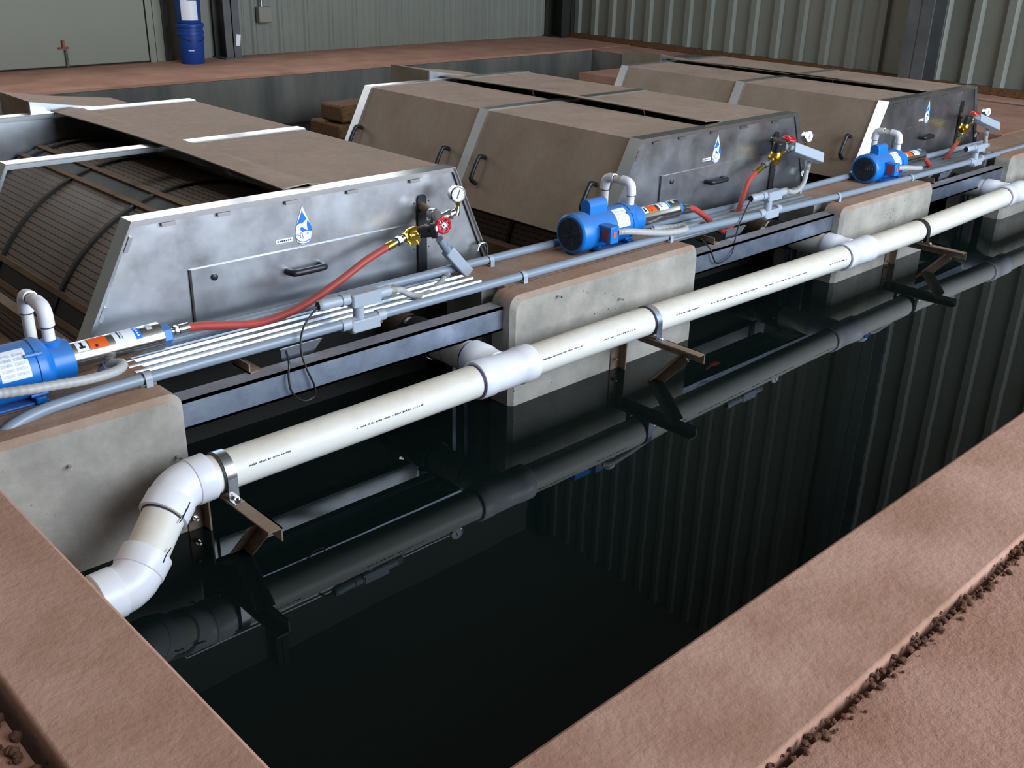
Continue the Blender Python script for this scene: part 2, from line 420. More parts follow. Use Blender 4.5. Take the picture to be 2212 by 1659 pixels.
# white sliding door, jamb and wall strip at the left of the back wall
b = B(); box(b, (0.3, WB - 0.10, 0.02), (4.42, WB - 0.05, WZ0 - .02)); struct('door_1', b, m_white)
b = B(); box(b, (4.44, WB - 0.09, 0.0), (4.50, WB - 0.0, WZ0 - .04)); box(b, (4.52, WB - 0.06, 0.0), (4.60, WB, WZ0 - .04)); struct('trim_2', b, m_white)
b = B(); box(b, (4.60, WB - 0.075, 0.0), (4.645, WB, WZ0 - .04)); struct('trim_3', b, m_dark)
b = B(); box(b, (4.65, WB - 0.03, 0.0), (5.10, WB + 0.01, WZ0 - .04)); box(b, (4.98, WB - 0.055, 0.0), (5.03, WB - 0.02, WZ0 - .04)); struct('trim_4', b, m_wall)
def ibeam(name, x, y, ang, label, wf=0.16, dp=0.22, m=None):
    b = B(); rot = Matrix.Rotation(ang, 3, 'Z')
    for lo, hi in (((-wf / 2, -dp / 2, 0), (wf / 2, -dp / 2 + .012, ZC)), ((-wf / 2, dp / 2 - .012, 0), (wf / 2, dp / 2, ZC)), ((-.006, -dp / 2, 0), (.006, dp / 2, ZC)), ((-wf / 2 - .03, -dp / 2 - .03, -0.002), (wf / 2 + .03, dp / 2 + .03, 0.014))):
        box(b, lo, hi, rot, (0, 0, 0))
    for v in b.verts: v.co += Vector((x, y, 0))
    return tag(obj(name, b, m or m_column), label, 'column', 'steel columns along the walls')
ibeam('steel_column', 5.22, WB - 0.13, 0.0, 'grey steel I-column on the back wall with a white paper strip on it')
ibeam('steel_column', 9.86, WB - 0.16, 0.0, 'dark steel column in the far corner of the shed', wf=0.3, dp=0.3, m=m_dark)
q = RA + RD * 5.15 + RN * 0.16
ibeam('steel_column', q.x, q.y, math.atan2(RD.y, RD.x), 'brown-grey steel column against the ribbed right wall', wf=0.24, dp=0.22, m=m_column)

# ---------------------------------------------------------------- small things at the back
b = B(); box(b, (5.245, WB - 0.252, 0.12), (5.29, WB - 0.243, 0.225), Matrix.Rotation(0.14, 3, 'Y')); tag(obj('paper_strip', b, m_lab), 'small white paper strip stuck to the grey column on the back wall', 'paper')
def bucket(z, label, big_label):
    t = thing('bucket', label, 'bucket', (4.735, 9.22, z), 'stacked blue buckets')
    b = B(); lathe(b, (4.735, 9.22, z), (0, 0, 1), [(0.0, .104), (.004, .107), (.255, .116), (.257, .122), (.285, .122), (.287, .117), (.318, .118)], 32); obj('body', b, m_bucket, t)
    b = B(); lathe(b, (4.735, 9.22, z + .318), (0, 0, 1), [(0, .118), (.004, .127), (.030, .127), (.036, .120), (.036, .1)], 32); obj('lid', b, m_bucket, t)
    b = B()
    if big_label:
        rows = []
        for i in range(9):
            a = math.radians(-150 + 75 * i / 8); rows.append((4.735 + .1165 * math.cos(a), 9.22 + .1165 * math.sin(a)))
        lo = [b.verts.new((x, y, z + .03)) for x, y in rows]; hi = [b.verts.new((x, y, z + .21)) for x, y in rows]; bridge(b, lo, hi, closed=False)
        obj('paper_label', b, m_lab, t)
    else:
        rows = []
        for i in range(5):
            a = math.radians(-132 + 26 * i / 4); rows.append((4.735 + .113 * math.cos(a), 9.22 + .113 * math.sin(a)))
        lo = [b.verts.new((x, y, z + .118)) for x, y in rows]; hi = [b.verts.new((x, y, z + .126)) for x, y in rows]; bridge(b, lo, hi, closed=False)
        obj('white_tape', b, m_lab, t)
    b = B(); tube(b, [(4.735 + .118 * math.cos(a), 9.22 + .118 * math.sin(a), z + .25 - .05 * math.sin((a + PI) / 1.0)) for a in [(-PI + PI * i / 8) for i in range(9)]], .003, 6, 2); obj('bail_handle', b, m_plastic, t)
    return t
bucket(0.0, 'lower blue bucket of the stack, standing on the floor by the back wall', False)
bucket(0.355, 'upper blue bucket with a big white label, on top of another blue bucket', True)
t = thing('switch_box', 'small grey electrical box on the ribbed back wall', 'electrical box', (5.68, WB - 0.05, 0.38))
b = B(); box(b, (5.605, WB - 0.10, 0.305), (5.755, WB - 0.03, 0.455)); obj('enclosure', b, m_boxgrey, t, bevel=.01)
b = B(); cyl(b, (5.66, WB - 0.06, 0.455), (5.66, WB - 0.06, 1.2), .012, 10); obj('conduit', b, m_steel, t)
t = thing('cane_bolt', 'grey drop bolt with red handle at the foot of the white sliding door', 'bolt', (3.66, WB - 0.11, 0.02))
b = B(); cyl(b, (3.66, WB - 0.115, 0.01), (3.66, WB - 0.115, 0.155), .012, 10); obj('rod', b, m_column, t)
b = B(); box(b, (3.60, WB - 0.13, 0.165), (3.69, WB - 0.10, 0.178)); box(b, (3.635, WB - 0.13, 0.178), (3.655, WB - 0.105, 0.235)); obj('handle', b, m_redtape, t, bevel=.003)
woods = [((5.02, 7.30, -0.50), (5.16, 7.75, -0.33), 'timber block lying under the left end of the small pile below the back pit wall', 0.0),
         ((5.20, 7.28, -0.50), (5.50, 7.75, -0.33), 'timber block lying at the right of the small pile below the back pit wall', 0.0),
         ((5.03, 7.30, -0.315), (5.55, 7.60, -0.175), 'timber block on top of the small pile below the back pit wall', 0.05)]
for lo, hi, lb, a in woods:
    b = B(); box(b, lo, hi, Matrix.Rotation(a, 3, 'Z')); tag(obj('timber_block', b, m_wood, bevel=.02), lb, 'timber', 'timber blocks by the back pit wall')
b = B(); box(b, (4.9, 7.2, -0.62), (5.9, 7.9, -0.505)); tag(obj('timber_sleeper', b, m_wood), 'dark timber sleeper carrying the small pile of blocks', 'timber')

# ================================================================ CONCRETE PIERS
YF, YB, SL0, SL1, SD = 2.496, 2.862, 2.605, 2.665, 0.07
def pier(x0, x1, zt, label, studs=(), left_open=True, right_open=True):
    t = thing('concrete_pier', label, 'concrete pier', ((x0 + x1) / 2, YF, zt), 'concrete piers between the filter bays')
    b = B()
    def prof(ins, dz):
        R = 0.045; a, c = x0 + (ins if left_open else 0), x1 - (ins if right_open else 0); z = zt - dz
        P = [(a, PZ)] 
        rl = R if left_open else 0.001; rr = R if right_open else 0.001
        P += [(a, z - rl)] + [(a + rl - rl * math.cos(th), z - rl + rl * math.sin(th)) for th in [PI / 2 * k / 5 for k in range(1, 6)]]
        P += [(c - rr + rr * math.sin(th), z - rr + rr * math.cos(th)) for th in [PI / 2 * k / 5 for k in range(0, 6)]] + [(c, PZ)]
        return P
    loft(b, [[xz(a, c, YF) for a, c in prof(.016, .018)], [xz(a, c, YF + .018) for a, c in prof(0, 0)], [xz(a, c, SL0) for a, c in prof(0, 0)]])
    s0 = x0 + (SD if left_open else 0); s1 = x1 - (SD if right_open else 0)
    box(b, (s0, SL0 - .002, PZ), (s1, SL1 + .002, zt))
    box(b, (x0, SL1, PZ), (x1, YB, zt))
    obj('body', b, m_pier, t, sharp=30)
    for x, z in studs:
        b = B(); cyl(b, (x, YF + .01, z), (x, YF - .022, z), .0045, 8); obj('anchor_stud', b, m_chrome, t)
    return t
pier(PX0, 1.157, 0.0, 'nearest concrete pier, at the left, joined to the kerb wall', [(1.115, -.185), (0.82, -.11)], left_open=False)
pier(2.43, 3.535, -0.005, 'middle concrete pier carrying the second blue pump from the left', [(2.66, -.045), (2.555, -.235), (3.02, -.135)])
pier(4.74, 5.738, -0.04, 'third concrete pier from the left, under the farther blue pump', [])
pier(6.81, PX1 - .01, -0.03, 'concrete pier at the right edge of the photo, beyond the third bay', [], right_open=False)

# ================================================================ DRUM FILTERS
CX = 1.9
ZT, ZB = 0.376, -0.055
def hw_l(z): return 0.638 + 0.53 * (ZT - z)
def hw_r(z): return 0.642 + 0.47 * (ZT - z)
def trap(ins=0.0, zb=ZB, zt=None):
    z1 = (ZT if zt is None else zt) - ins
    return [(CX - hw_l(zb) + ins * 1.13, zb), (CX - hw_l(z1 + 0) + ins * .6, z1), (CX + hw_r(z1) - ins * .6, z1), (CX + hw_r(zb) - ins * 1.13, zb)]
def frame_ring(bm, y0, y1, th=0.006, wid=0.0):
    """open U-shaped flange strip following the trapezoid from y0 to y1"""
    o = trap(0); i = trap(th)
    rows = []
    for k in range(4): rows.append([bm.verts.new(xz(*o[k], y0)), bm.verts.new(xz(*o[k], y1)), bm.verts.new(xz(*i[k], y1)), bm.verts.new(xz(*i[k], y0))])
    for k in range(3): bridge(bm, rows[k], rows[k + 1])
    face(bm, rows[0]); face(bm, list(reversed(rows[3])))
def lip(bm, y0, y1, depth):
    o = trap(0.004); i = trap(depth); rows = []
    for k in range(4): rows.append([bm.verts.new(xz(*o[k], y0)), bm.verts.new(xz(*o[k], y1)), bm.verts.new(xz(*i[k], y1)), bm.verts.new(xz(*i[k], y0))])
    for k in range(3): bridge(bm, rows[k], rows[k + 1])
    face(bm, rows[0]); face(bm, list(reversed(rows[3])))

YP = 2.962     # front panel plane
DR, DZ = 0.68, -0.43
LOGO = (1.868, 0.262)
def drop_pts(s=1.0, n=36):
    out = []
    for k in range(n):
        a = 2 * PI * k / n
        x = math.sin(a) * math.sin(a / 2) ** 1.55; z = math.cos(a)
        out.append((x * 0.0455 * 1.0, z * 0.070))
    return [(LOGO[0] + x * s, LOGO[1] + (z - 0.004) * s + 0.004) for x, z in out]
def flat(bm, pts, y, th=0.0008): prism(bm, pts, xz, y, y - th)
def lp(u, v):      # logo pixel (from a 2212-wide crop of the sticker) to panel coordinates
    # shear of the perspective removed: the crop's horizontal runs along the panel's X with a slight upward tilt
    return (LOGO[0] + (u - 1085) * 0.000106, LOGO[1] - 0.006 - (v - 880) * 0.0001005 - (u - 1085) * 0.0000235)
def build_filter(loc, label, doors, sx=None):
    t = thing('drum_filter', label, 'drum filter', (CX, YP, 0), 'drum filters side by side in the pit')
    # front panel
    b = B(); P = trap(0.012)
    prism(b, P, xz, YP, YP + .004); obj('front_panel', b, m_panel, t)
    b = B(); frame_ring(b, YP - .018, YP + .052, .005); obj('front_frame', b, m_flange, t)
    b = B(); lip(b, YP - .010, YP - .006, .020); obj('front_lip', b, m_flange, t)
    for x in (1.36, 1.55, 1.80, 2.05, 2.33):
        b = B(); box(b, (x, YP - .012, ZT - .034), (x + .045, YP - .004, ZT - .022)); obj('edge_clip', b, m_flange, t)
    for z in (.28, .08):
        x = CX - hw_l(z) + .03
        b = B(); box(b, (x, YP - .012, z), (x + .012, YP - .004, z + .05), Matrix.Rotation(0.49, 3, 'Y')); obj('edge_clip', b, m_flange, t)
    # access door in the lower half
    b = B(); box(b, (1.437, YP - .006, ZB), (2.345, YP - .001, 0.186)); d = obj('access_door', b, m_panel, t, bevel=.001)
    b = B(); box(b, (1.4345, YP - .0065, ZB), (1.4415, YP - .0055, 0.186)); obj('door_gap', b, m_dark, d)
    b = B()
    tube(b, [(1.792, YP - .006, .112), (1.795, YP - .035, .112), (1.812, YP - .044, .112), (1.906, YP - .044, .112), (1.923, YP - .035, .112), (1.926, YP - .006, .112)], .012, 10, 4); obj('handle', b, m_plastic, d)
    b = B(); lathe(b, (1.519, YP - .006, .148), (0, -1, 0), [(0, .011), (.006, .011), (.008, .008)], 16); obj('latch_knob', b, m_plastic, d)
    # slot for the spray pipe with its rubber curtain
    b = B(); x0, x1 = 2.366, 2.408
    P = [(x0, ZB)] + [(2.387 - .021 * math.cos(a), .272 + .021 * math.sin(a)) for a in [PI * k / 10 for k in range(11)]] + [(x1, ZB)]
    prism(b, P, xz, YP - .008, YP - .0015); obj('pipe_slot', b, m_plastic, t)
    for x, z in ((2.352, .262), (2.424, .262), (2.352, .085), (2.424, .085)):
        b = B(); lathe(b, (x, YP - .001, z), (0, -1, 0), [(0, .004), (.003, .003)], 10); obj('rivet', b, m_chrome, t)
    # water-drop sticker
    b = B(); flat(b, drop_pts(1.0), YP - .001); lg = obj('drop_sticker', b, m_lab, t)
    y2, y3 = YP - .0019, YP - .0025
    top = [lp(u, v) for u, v in ((1060, 320), (1110, 440), (1180, 540), (1230, 605), (1150, 670), (1085, 745), (1030, 775), (950, 790), (880, 830), (835, 880), (800, 930), (850, 830), (940, 650), (1000, 520), (1040, 400))]
    b = B(); flat(b, top, y2); obj('logo_tip', b, m_logo, lg)
    b = B(); flat(b, [lp(u, v) for u, v in ((1250, 650), (1330, 745), (1380, 850), (1405, 940), (1395, 990), (1265, 995), (1235, 900), (1230, 780))], y2); obj('logo_flank', b, m_logo, lg)
    b = B(); flat(b, [lp(u, v) for u, v in ((970, 985), (985, 930), (1045, 905), (1110, 940), (1200, 990), (1290, 1000), (1395, 975), (1395, 1000), (1180, 1035), (1095, 1050), (1060, 1090), (1035, 1050), (990, 1025))], y2); obj('logo_belly', b, m_logo, lg)
    for k, pts in enumerate((((815, 1205), (870, 1190), (930, 1215), (960, 1250), (1010, 1295), (1105, 1290)), ((1015, 1085), (965, 1150), (960, 1230)), ((1050, 1120), (1035, 1190), (1060, 1250), (1100, 1290)), ((790, 1295), (860, 1370), (960, 1415), (1080, 1420), (1200, 1380), (1310, 1300)), ((880, 1465), (980, 1490), (1120, 1480), (1230, 1440), (1330, 1370)))):
        b = B(); tube(b, [Vector((lp(u, v)[0], y2, lp(u, v)[1])) for u, v in pts], .0011 if k < 3 else .0016, 6, 4); obj('logo_line', b, m_purple, lg)
    b = B(); c = lp(1240, 1105); torus(b, (c[0], y2, c[1]), (0, 1, 0), .0028, .0009, 14, 5); obj('logo_eye', b, m_purple, lg)
    b = B(); box(b, (1.758, YP - .0012, .212), (1.824, YP - .0004, .226), Matrix.Rotation(0.0, 3, 'Y')); np_ = obj('serial_strip', b, m_lab, t)
    b = B()
    for k in range(7): box(b, (1.764 + k * .0082, YP - .0018, .2165), (1.769 + k * .0082, YP - .0011, .2215))
    obj('serial_print', b, m_ink, np_)
    # corner handle loop at the right foot of the panel
    b = B(); tube(b, [(2.648, YP - .03, 0.03), (2.66, YP - .03, .055), (2.69, YP - .03, .055), (2.70, YP - .03, .03), (2.70, YP - .03, -.02)], .005, 8, 4); obj('lift_loop', b, m_steel, t)
    # middle rib and rear bulkhead
    YM, YR = 4.0, 5.0
    b = B(); frame_ring(b, YM - .035, YM + .03, .005); lip(b, YM - .035, YM - .031, .022); obj('middle_rib', b, m_flange, t)
    b = B(); frame_ring(b, YR - .035, YR + .03, .005); lip(b, YR - .035, YR - .031, .022); obj('rear_rib', b, m_flange, t)
    b = B(); prism(b, trap(.022, -.5), xz, YR - .02, YR - .014); obj('rear_bulkhead', b, m_panel, t)
    # right half cover, two sections between the ribs, a little below the flanges
    for k, (ya, yb) in enumerate(((YP + .052, YM - .035), (YM + .03, YR - .035))):
        b = B(); dz = .006
        P = [(1.97, ZT - dz), (CX + hw_r(ZT) - .004, ZT - dz), (CX + hw_r(ZB) - .008, ZB), (CX + hw_r(ZB) - .012, ZB), (CX + hw_r(ZT) - .008, ZT - dz - .004), (1.97, ZT - dz - .004)]
        prism(b, P, xz, ya, yb); obj('right_cover', b, m_sheet, t)
    # centre hinge strip, bowed up between the ribs
    b = B(); n = 24; rows = []
    for i in range(n + 1):
        f = i / n; y = YP + .06 + (YR - YP - .04) * f; g = 0.026 * math.sin(PI * min(1, f * 1.02)) if not doors else 0.02 * math.sin(PI * f)
        sag = -0.012 if not doors else 0.006
        x0 = 1.835; x1 = 1.985
        zl = ZT + .010 + sag * .6 + g * .6; zr = ZT + .010 + g * .25
        rows.append([b.verts.new((x0, y, zl)), b.verts.new((x0 + .10, y, zr)), b.verts.new((x1 - .03, y, ZT + .004)), b.verts.new((x1, y, ZT + .002)), b.verts.new((x1, y, ZT - .002)), b.verts.new((x1 - .03, y, ZT)), b.verts.new((x0 + .10, y, zr - .004)), b.verts.new((x0, y, zl - .004))])
    for i in range(n): bridge(b, rows[i], rows[i + 1])
    face(b, rows[0]); face(b, list(reversed(rows[-1])))
    obj('hinge_strip', b, m_sheet, t, sharp=25)
    # left doors
    if doors:
        for (ya, yb, hy) in ((YP + .052, YM - .035, (3.105, 3.865)), (YM + .03, YR - .035, (4.15, 4.92))):
            b = B(); dz = .007
            P = [(1.815, ZT - dz), (CX - hw_l(ZT) + .006, ZT - dz), (CX - hw_l(ZB - .02) + .012, ZB - .02), (CX - hw_l(ZB - .02) + .05, ZB - .02), (CX - hw_l(ZB - .02) + .05, ZB - .015), (CX - hw_l(ZB) + .02, ZB - .01), (CX - hw_l(ZT) + .011, ZT - dz - .006), (1.815, ZT - dz - .006)]
            prism(b, P, xz, ya, yb); dr = obj('side_door', b, m_sheet, t)
            for y in hy:
                b = B(); q = []
                for z, off in ((.035, 0), (.04, .034), (.058, .046), (.135, .046), (.153, .034), (.158, 0)):
                    q.append((CX - hw_l(z) + .006 - off * .88, y, z + off * .47))
                tube(b, q, .0115, 10, 4); obj('handle', b, m_plastic, dr)
    # rear gear housing standing behind the hood
    b = B(); P = [(1.75, -.4), (1.75, .424), (2.0, .384), (2.3, .35), (2.3, -.4)]; prism(b, P, xz, 5.04, 5.42); obj('gear_housing', b, m_sheet, t)
    b = B(); prism(b, [(1.752, -.3), (1.752, .422), (2.0, .382), (2.29, .348), (2.29, -.3)], xz, 5.036, 5.04); obj('housing_face', b, m_panel, t)
    # frame rails and the drum
    for sx_ in (-1, 1):
        b = B(); x = CX + sx_ * 0.79
        box(b, (x - .02, YP + .02, -.085), (x + .02, YR, -.055)); obj('frame_rail', b, m_rail, t)
        b = B(); x = CX + sx_ * 0.80
        box(b, (x - .03, YP + .02, -.30), (x + .03, YR, -.24)); obj('frame_rail', b, m_rail, t)
    b = B(); uvl = b.loops.layers.uv.new('UVMap'); n = 96; ys = (3.04, YR - .05); rows = []
    for y in ys: rows.append([b.verts.new((CX + DR * math.cos(2 * PI * k / n), y, DZ + DR * math.sin(2 * PI * k / n))) for k in range(n)])
    for k in range(n):
        f = face(b, [rows[0][k], rows[0][(k + 1) % n], rows[1][(k + 1) % n], rows[1][k]])
        for l, (u, v) in zip(f.loops, ((k, ys[0]), (k + 1, ys[0]), (k + 1, ys[1]), (k, ys[1]))): l[uvl].uv = (u * 2 * PI * DR / n, v)
    face(b, list(reversed(rows[0]))); face(b, rows[1])
    dm = obj('screen_drum', b, m_screen, t, sharp=30)
    for y in (3.14, 3.77, 4.36, 4.86):
        b = B(); band(b, (CX, y, DZ), (0, 1, 0), DR - .004, DR + .012, .022, 96); obj('drum_hoop', b, m_rubber, dm)
    for a in (18, 63, 108, 153, 198, 243, 288, 333):
        th = math.radians(a); e = Vector((math.cos(th), 0, math.sin(th))); tg = Vector((-math.sin(th), 0, math.cos(th)))
        b = B()
        for s in (-.045, .045):
            c = Vector((CX, 0, DZ)) + e * (DR + .004) + tg * s
            P = [c + tg * .011 + e * .009, c - tg * .011 + e * .009, c - tg * .011 - e * .01, c + tg * .011 - e * .01]
            A = [b.verts.new(p + Vector((0, 3.05, 0))) for p in P]; Bv = [b.verts.new(p + Vector((0, YR - .06, 0))) for p in P]; bridge(b, A, Bv); face(b, A); face(b, Bv)
        obj('drum_stave', b, m_rail, dm)
        b = B(); c = Vector((CX, 0, DZ)) + e * (DR + .002)
        P = [c + tg * .032 + e * .002, c - tg * .032 + e * .002, c - tg * .032 - e * .01, c + tg * .032 - e * .01]
        A = [b.verts.new(p + Vector((0, 3.05, 0))) for p in P]; Bv = [b.verts.new(p + Vector((0, YR - .06, 0))) for p in P]; bridge(b, A, Bv); face(b, A); face(b, Bv)
        obj('stave_shadow', b, m_dark, dm)  # dark strip added as painted shadow between each pair of staves
    # outlet stub under the panel
    b = B(); lathe(b, (2.255, YP + .06, -.192), (0, -1, 0), [(0, .06), (.16, .06)], 28); obj('outlet_stub', b, m_rail, t)
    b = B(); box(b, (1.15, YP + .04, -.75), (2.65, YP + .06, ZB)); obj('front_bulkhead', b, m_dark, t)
    t.location = loc
    if sx: t.scale = sx
    return t
build_filter((CX, YP, 0), 'nearest drum filter, its left covers off and the mesh drum showing', False)
F2 = build_filter((CX + 2.385, YP, -0.018), 'middle drum filter with closed dusty covers, behind the second blue pump', True)
dup(F2, (CX + 4.63, YP, -0.046), 'farthest drum filter with closed dusty covers, near the ribbed right wall', (0.94, 1, 1))

# ================================================================ ALUMINIUM WALKWAYS BETWEEN THE PIERS
def walkway(x0, x1, dz, label):
    t = thing('aluminium_walkway', label, 'walkway', ((x0 + x1) / 2, 2.7, dz), 'aluminium walkways bridging the bays')
    b = B()
    P = []
    for k in range(4):
        y = 2.66 + k * .047
        P += [(y, -.006), (y + .004, .002), (y + .014, .002), (y + .018, -.006), (y + .040, -.006)]
    P += [(2.85, -.006), (2.85, -.016), (2.66, -.016)]
    prism(b, [(a, c + dz) for a, c in P], yz, x0 - .04, x1 + .04); obj('ribbed_plank', b, m_plank, t, sharp=20)
    b = B(); box(b, (x0, 2.855, -.03 + dz), (x1, 2.885, -.004 + dz)); obj('rear_angle', b, m_galv, t)
    b = B(); box(b, (x0 - .03, 2.548, -.142 + dz), (x1 + .03, 2.556, -.052 + dz)); box(b, (x0 - .03, 2.548, -.060 + dz), (x1 + .03, 2.618, -.052 + dz)); box(b, (x0 - .03, 2.548, -.142 + dz), (x1 + .03, 2.60, -.134 + dz)); obj('channel_beam', b, m_galv, t)
    w_ = (x1 - x0)
    b = B(); xa = x0 + .30 * w_; prism(b, [(xa, -.008), (xa + .155, -.008), (xa + .125, -.055), (xa + .012, -.055)], lambda a, c, tt: Vector((a, tt + (-.055 - c) * .3, c + dz)), 2.628, 2.634); obj('gusset_plate', b, m_plank, t)
    b = B(); xa = x0 + .205 * w_; box(b, (xa, 2.60, -.052 + dz), (xa + .045, 2.70, -.047 + dz)); box(b, (xa, 2.60, -.052 + dz), (xa + .005, 2.70, -.02 + dz)); obj('small_bracket', b, m_angle, t)
    for x in (x1 - .115, x1 - .055):
        b = B(); box(b, (x, 2.70, -1.3), (x + .022, 2.704, -.11 + dz)); box(b, (x, 2.70, -1.3), (x + .004, 2.73, -.11 + dz)); obj('guide_post', b, m_galv, t)
    return t
walkway(1.16, 2.43, 0.0, 'aluminium walkway with channel beam in front of the nearest drum filter')
walkway(3.54, 4.74, -0.025, 'aluminium walkway with channel beam in front of the middle drum filter')
walkway(5.74, 6.81, -0.05, 'aluminium walkway with channel beam in front of the farthest drum filter')

# ================================================================ MAIN DRAIN PIPE
PY = 2.36
def pz(x):
    K = [(0.6, -.202), (1.2, -.202), (2.1, -.197), (2.8, -.192), (3.35, -.20), (4.05, -.212), (4.9, -.224), (5.5, -.222), (6.4, -.202), (9.2, -.19)]
    for (a, za), (c, zc) in zip(K, K[1:]):
        if a <= x <= c: return za + (zc - za) * (x - a) / (c - a)
    return K[-1][1]
R4 = 0.057
t = thing('drain_pipe', 'long white PVC drain pipe running along the piers above the water', 'pipe', (2.255, PY, pz(2.255)))
TX = (2.255, 4.655, 6.535)
B1 = (1.045, PY, -.203); B2 = (0.83, 2.215, -.345); B3 = (0.45, 2.215, -.345)
segs = [(1.115, TX[0] - .06), (TX[0] + .06, TX[1] - .06), (TX[1] + .06, TX[2] - .06), (TX[2] + .06, 9.06)]
for a, c in segs:
    b = B(); n = max(2, int((c - a) / .3)); tube(b, [(a + (c - a) * k / n, PY, pz(a + (c - a) * k / n)) for k in range(n + 1)], R4, 32, 1); obj('pipe_run', b, m_pvc, t, sharp=50)
for k, x in enumerate(TX):
    z = pz(x); b = B()
    lathe(b, (x - .13, PY, z), (1, 0, 0), [(0, R4), (.001, .066), (.004, .0675), (.058, .0675), (.062, .0645), (.198, .0645), (.202, .0675), (.256, .0675), (.259, .066), (.26, R4)], 36)
    lathe(b, (x, PY + .03, z), (0, 1, 0), [(0, .062), (.055, .0625), (.062, .0675), (.125, .0675), (.128, .066), (.129, R4)], 36)
    obj('tee_fitting', b, m_fit, t, sharp=50)
    b = B(); band(b, (x - .1325, PY, pz(x - .1325)), (1, 0, 0), R4, .0582 if k else .0588, .005 if k else .008, 36); obj('primer_ring', b, m_primer, t)
    b = B(); band(b, (x + .1325, PY, pz(x + .1325)), (1, 0, 0), R4, .0578, .004, 36); obj('primer_ring', b, m_primer, t)
    ye = 2.78
    b = B(); lathe(b, (x, PY + .15, z), (0, 1, 0), [(0, R4), (ye - PY - .15, R4)], 32); obj('branch_pipe', b, m_pvc, t)
    if k == 0:
        b = B(); band(b, (x, PY + .166, z), (0, 1, 0), R4, .0580, .012, 36); obj('primer_ring', b, m_primer, t)
        b = B(); band(b, (x, PY + .27, z), (0, 1, 0), R4, .0576, .0025, 36); obj('pen_ring', b, m_ink, t)
# two 45-degree elbows dropping toward the kerb
e1 = elbow_pts((1.11, PY, -.203), B1, B2, .10, 8); e2 = elbow_pts(B1, B2, B3, .10, 8)
def hubs(bm, p, d, L=.055): lathe(bm, p, d, [(0, .060), (.002, .0665), (.004, .0675), (L, .0675), (L + .001, .066), (L + .002, R4)], 36)
b = B(); tube(b, e1, .0645, 32, 1, caps=False); d1 = (e1[0] - e1[1]).normalized(); hubs(b, e1[0] - d1 * .004, d1); d2 = (e1[-1] - e1[-2]).normalized(); hubs(b, e1[-1] - d2 * .004, d2); obj('elbow_fitting', b, m_fit, t, sharp=50)
ea = e1[-1] + d2 * .05
b = B(); tube(b, e2, .0645, 32, 1, caps=False); d3 = (e2[0] - e2[1]).normalized(); hubs(b, e2[0] - d3 * .004, d3); d4 = (e2[-1] - e2[-2]).normalized(); hubs(b, e2[-1] - d4 * .004, d4); obj('elbow_fitting', b, m_fit, t, sharp=50)
eb = e2[0] + d3 * .05
b = B(); cyl(b, ea - d2 * .03, eb - d3 * .03, R4, 32); obj('pipe_run', b, m_pvc, t)
b = B(); band(b, ea + d2 * .004, d2, R4, .0584, .006, 36); obj('pen_ring', b, m_ink, t)
b = B(); band(b, eb + d3 * .003, d3, R4, .0578, .004, 36); obj('pen_ring', b, m_ink, t)
b = B(); cyl(b, e2[-1] + d4 * .03, B3, R4, 32); obj('pipe_run', b, m_pvc, t)
# printed line along the pipe: rows of tiny strokes facing the camera side
def print_row(bm, xa, xb, ang, r=R4, h=.006):
    x = xa
    while x < xb:
        wd = random.uniform(.0016, .0034)
        if random.random() < .82:
            a = math.radians(ang); zc = pz(x); hh = h * random.uniform(.5, 1.0)
            pts = []
            for xx, s in ((x, -1), (x + wd, -1), (x + wd, 1), (x, 1)):
                aa = a + s * hh / 2 / r; pts.append((xx, PY - (r + .0005) * math.cos(aa), zc + (r + .0005) * math.sin(aa)))
            face(bm, [bm.verts.new(p) for p in pts])
        x += wd + random.uniform(.0008, .0022) + (.006 if random.random() < .08 else 0)
b = B()
for xa, xb, an in ((1.235, 1.375, 20), (1.60, 1.86, 16), (2.40, 2.60, 20), (2.72, 2.90, 12), (3.15, 3.30, 14), (3.38, 3.72, 14), (3.78, 4.12, 12), (4.32, 4.48, 12)): print_row(b, xa, xb, an)
obj('printed_marking', b, m_ink, t)
for base, dr_ in ((e1[-1] + d2 * .03, d2), (ea, d2), (eb - d3 * .0, d3)):
    side = Vector((0, -1, 0)).cross(dr_).normalized(); out = dr_.cross(side).normalized()
    if out.y > 0: out = -out
    b = B(); tube(b, [base + out * .0685 - dr_ * .022, base + out * .0685 + side * .003, base + out * .0685 + dr_ * .022], .0016, 6, 2)
    obj('pen_mark', b, m_ink, t)

# rubber couplings with two hose clamps
def coupling(x, z, label):
    t = thing('rubber_coupling', label, 'pipe coupling', (x, 2.79, z), 'black rubber couplings on the branch pipes')
    b = B(); lathe(b, (x, 2.705, z), (0, 1, 0), [(0, R4), (.0, .064), (.03, .064), (.034, .067), (.13, .067), (.134, .064), (.165, .064), (.165, R4)], 36); obj('sleeve', b, m_rubber, t)
    for y in (2.722, 2.853):
        b = B(); band(b, (x, y, z), (0, 1, 0), .0640, .0656, .014, 40); c = obj('hose_clamp', b, m_chrome, t)
        b = B(); box(b, (x - .085, y - .008, z + .02), (x - .060, y + .008, z + .032), Matrix.Rotation(-.4, 3, 'Y')); obj('clamp_screw', b, m_chrome, c)
for x, lb in zip(TX, ('black rubber coupling on the nearest white branch pipe', 'black rubber coupling on the middle white branch pipe', 'black rubber coupling on the farthest white branch pipe')): coupling(x, pz(x), lb)

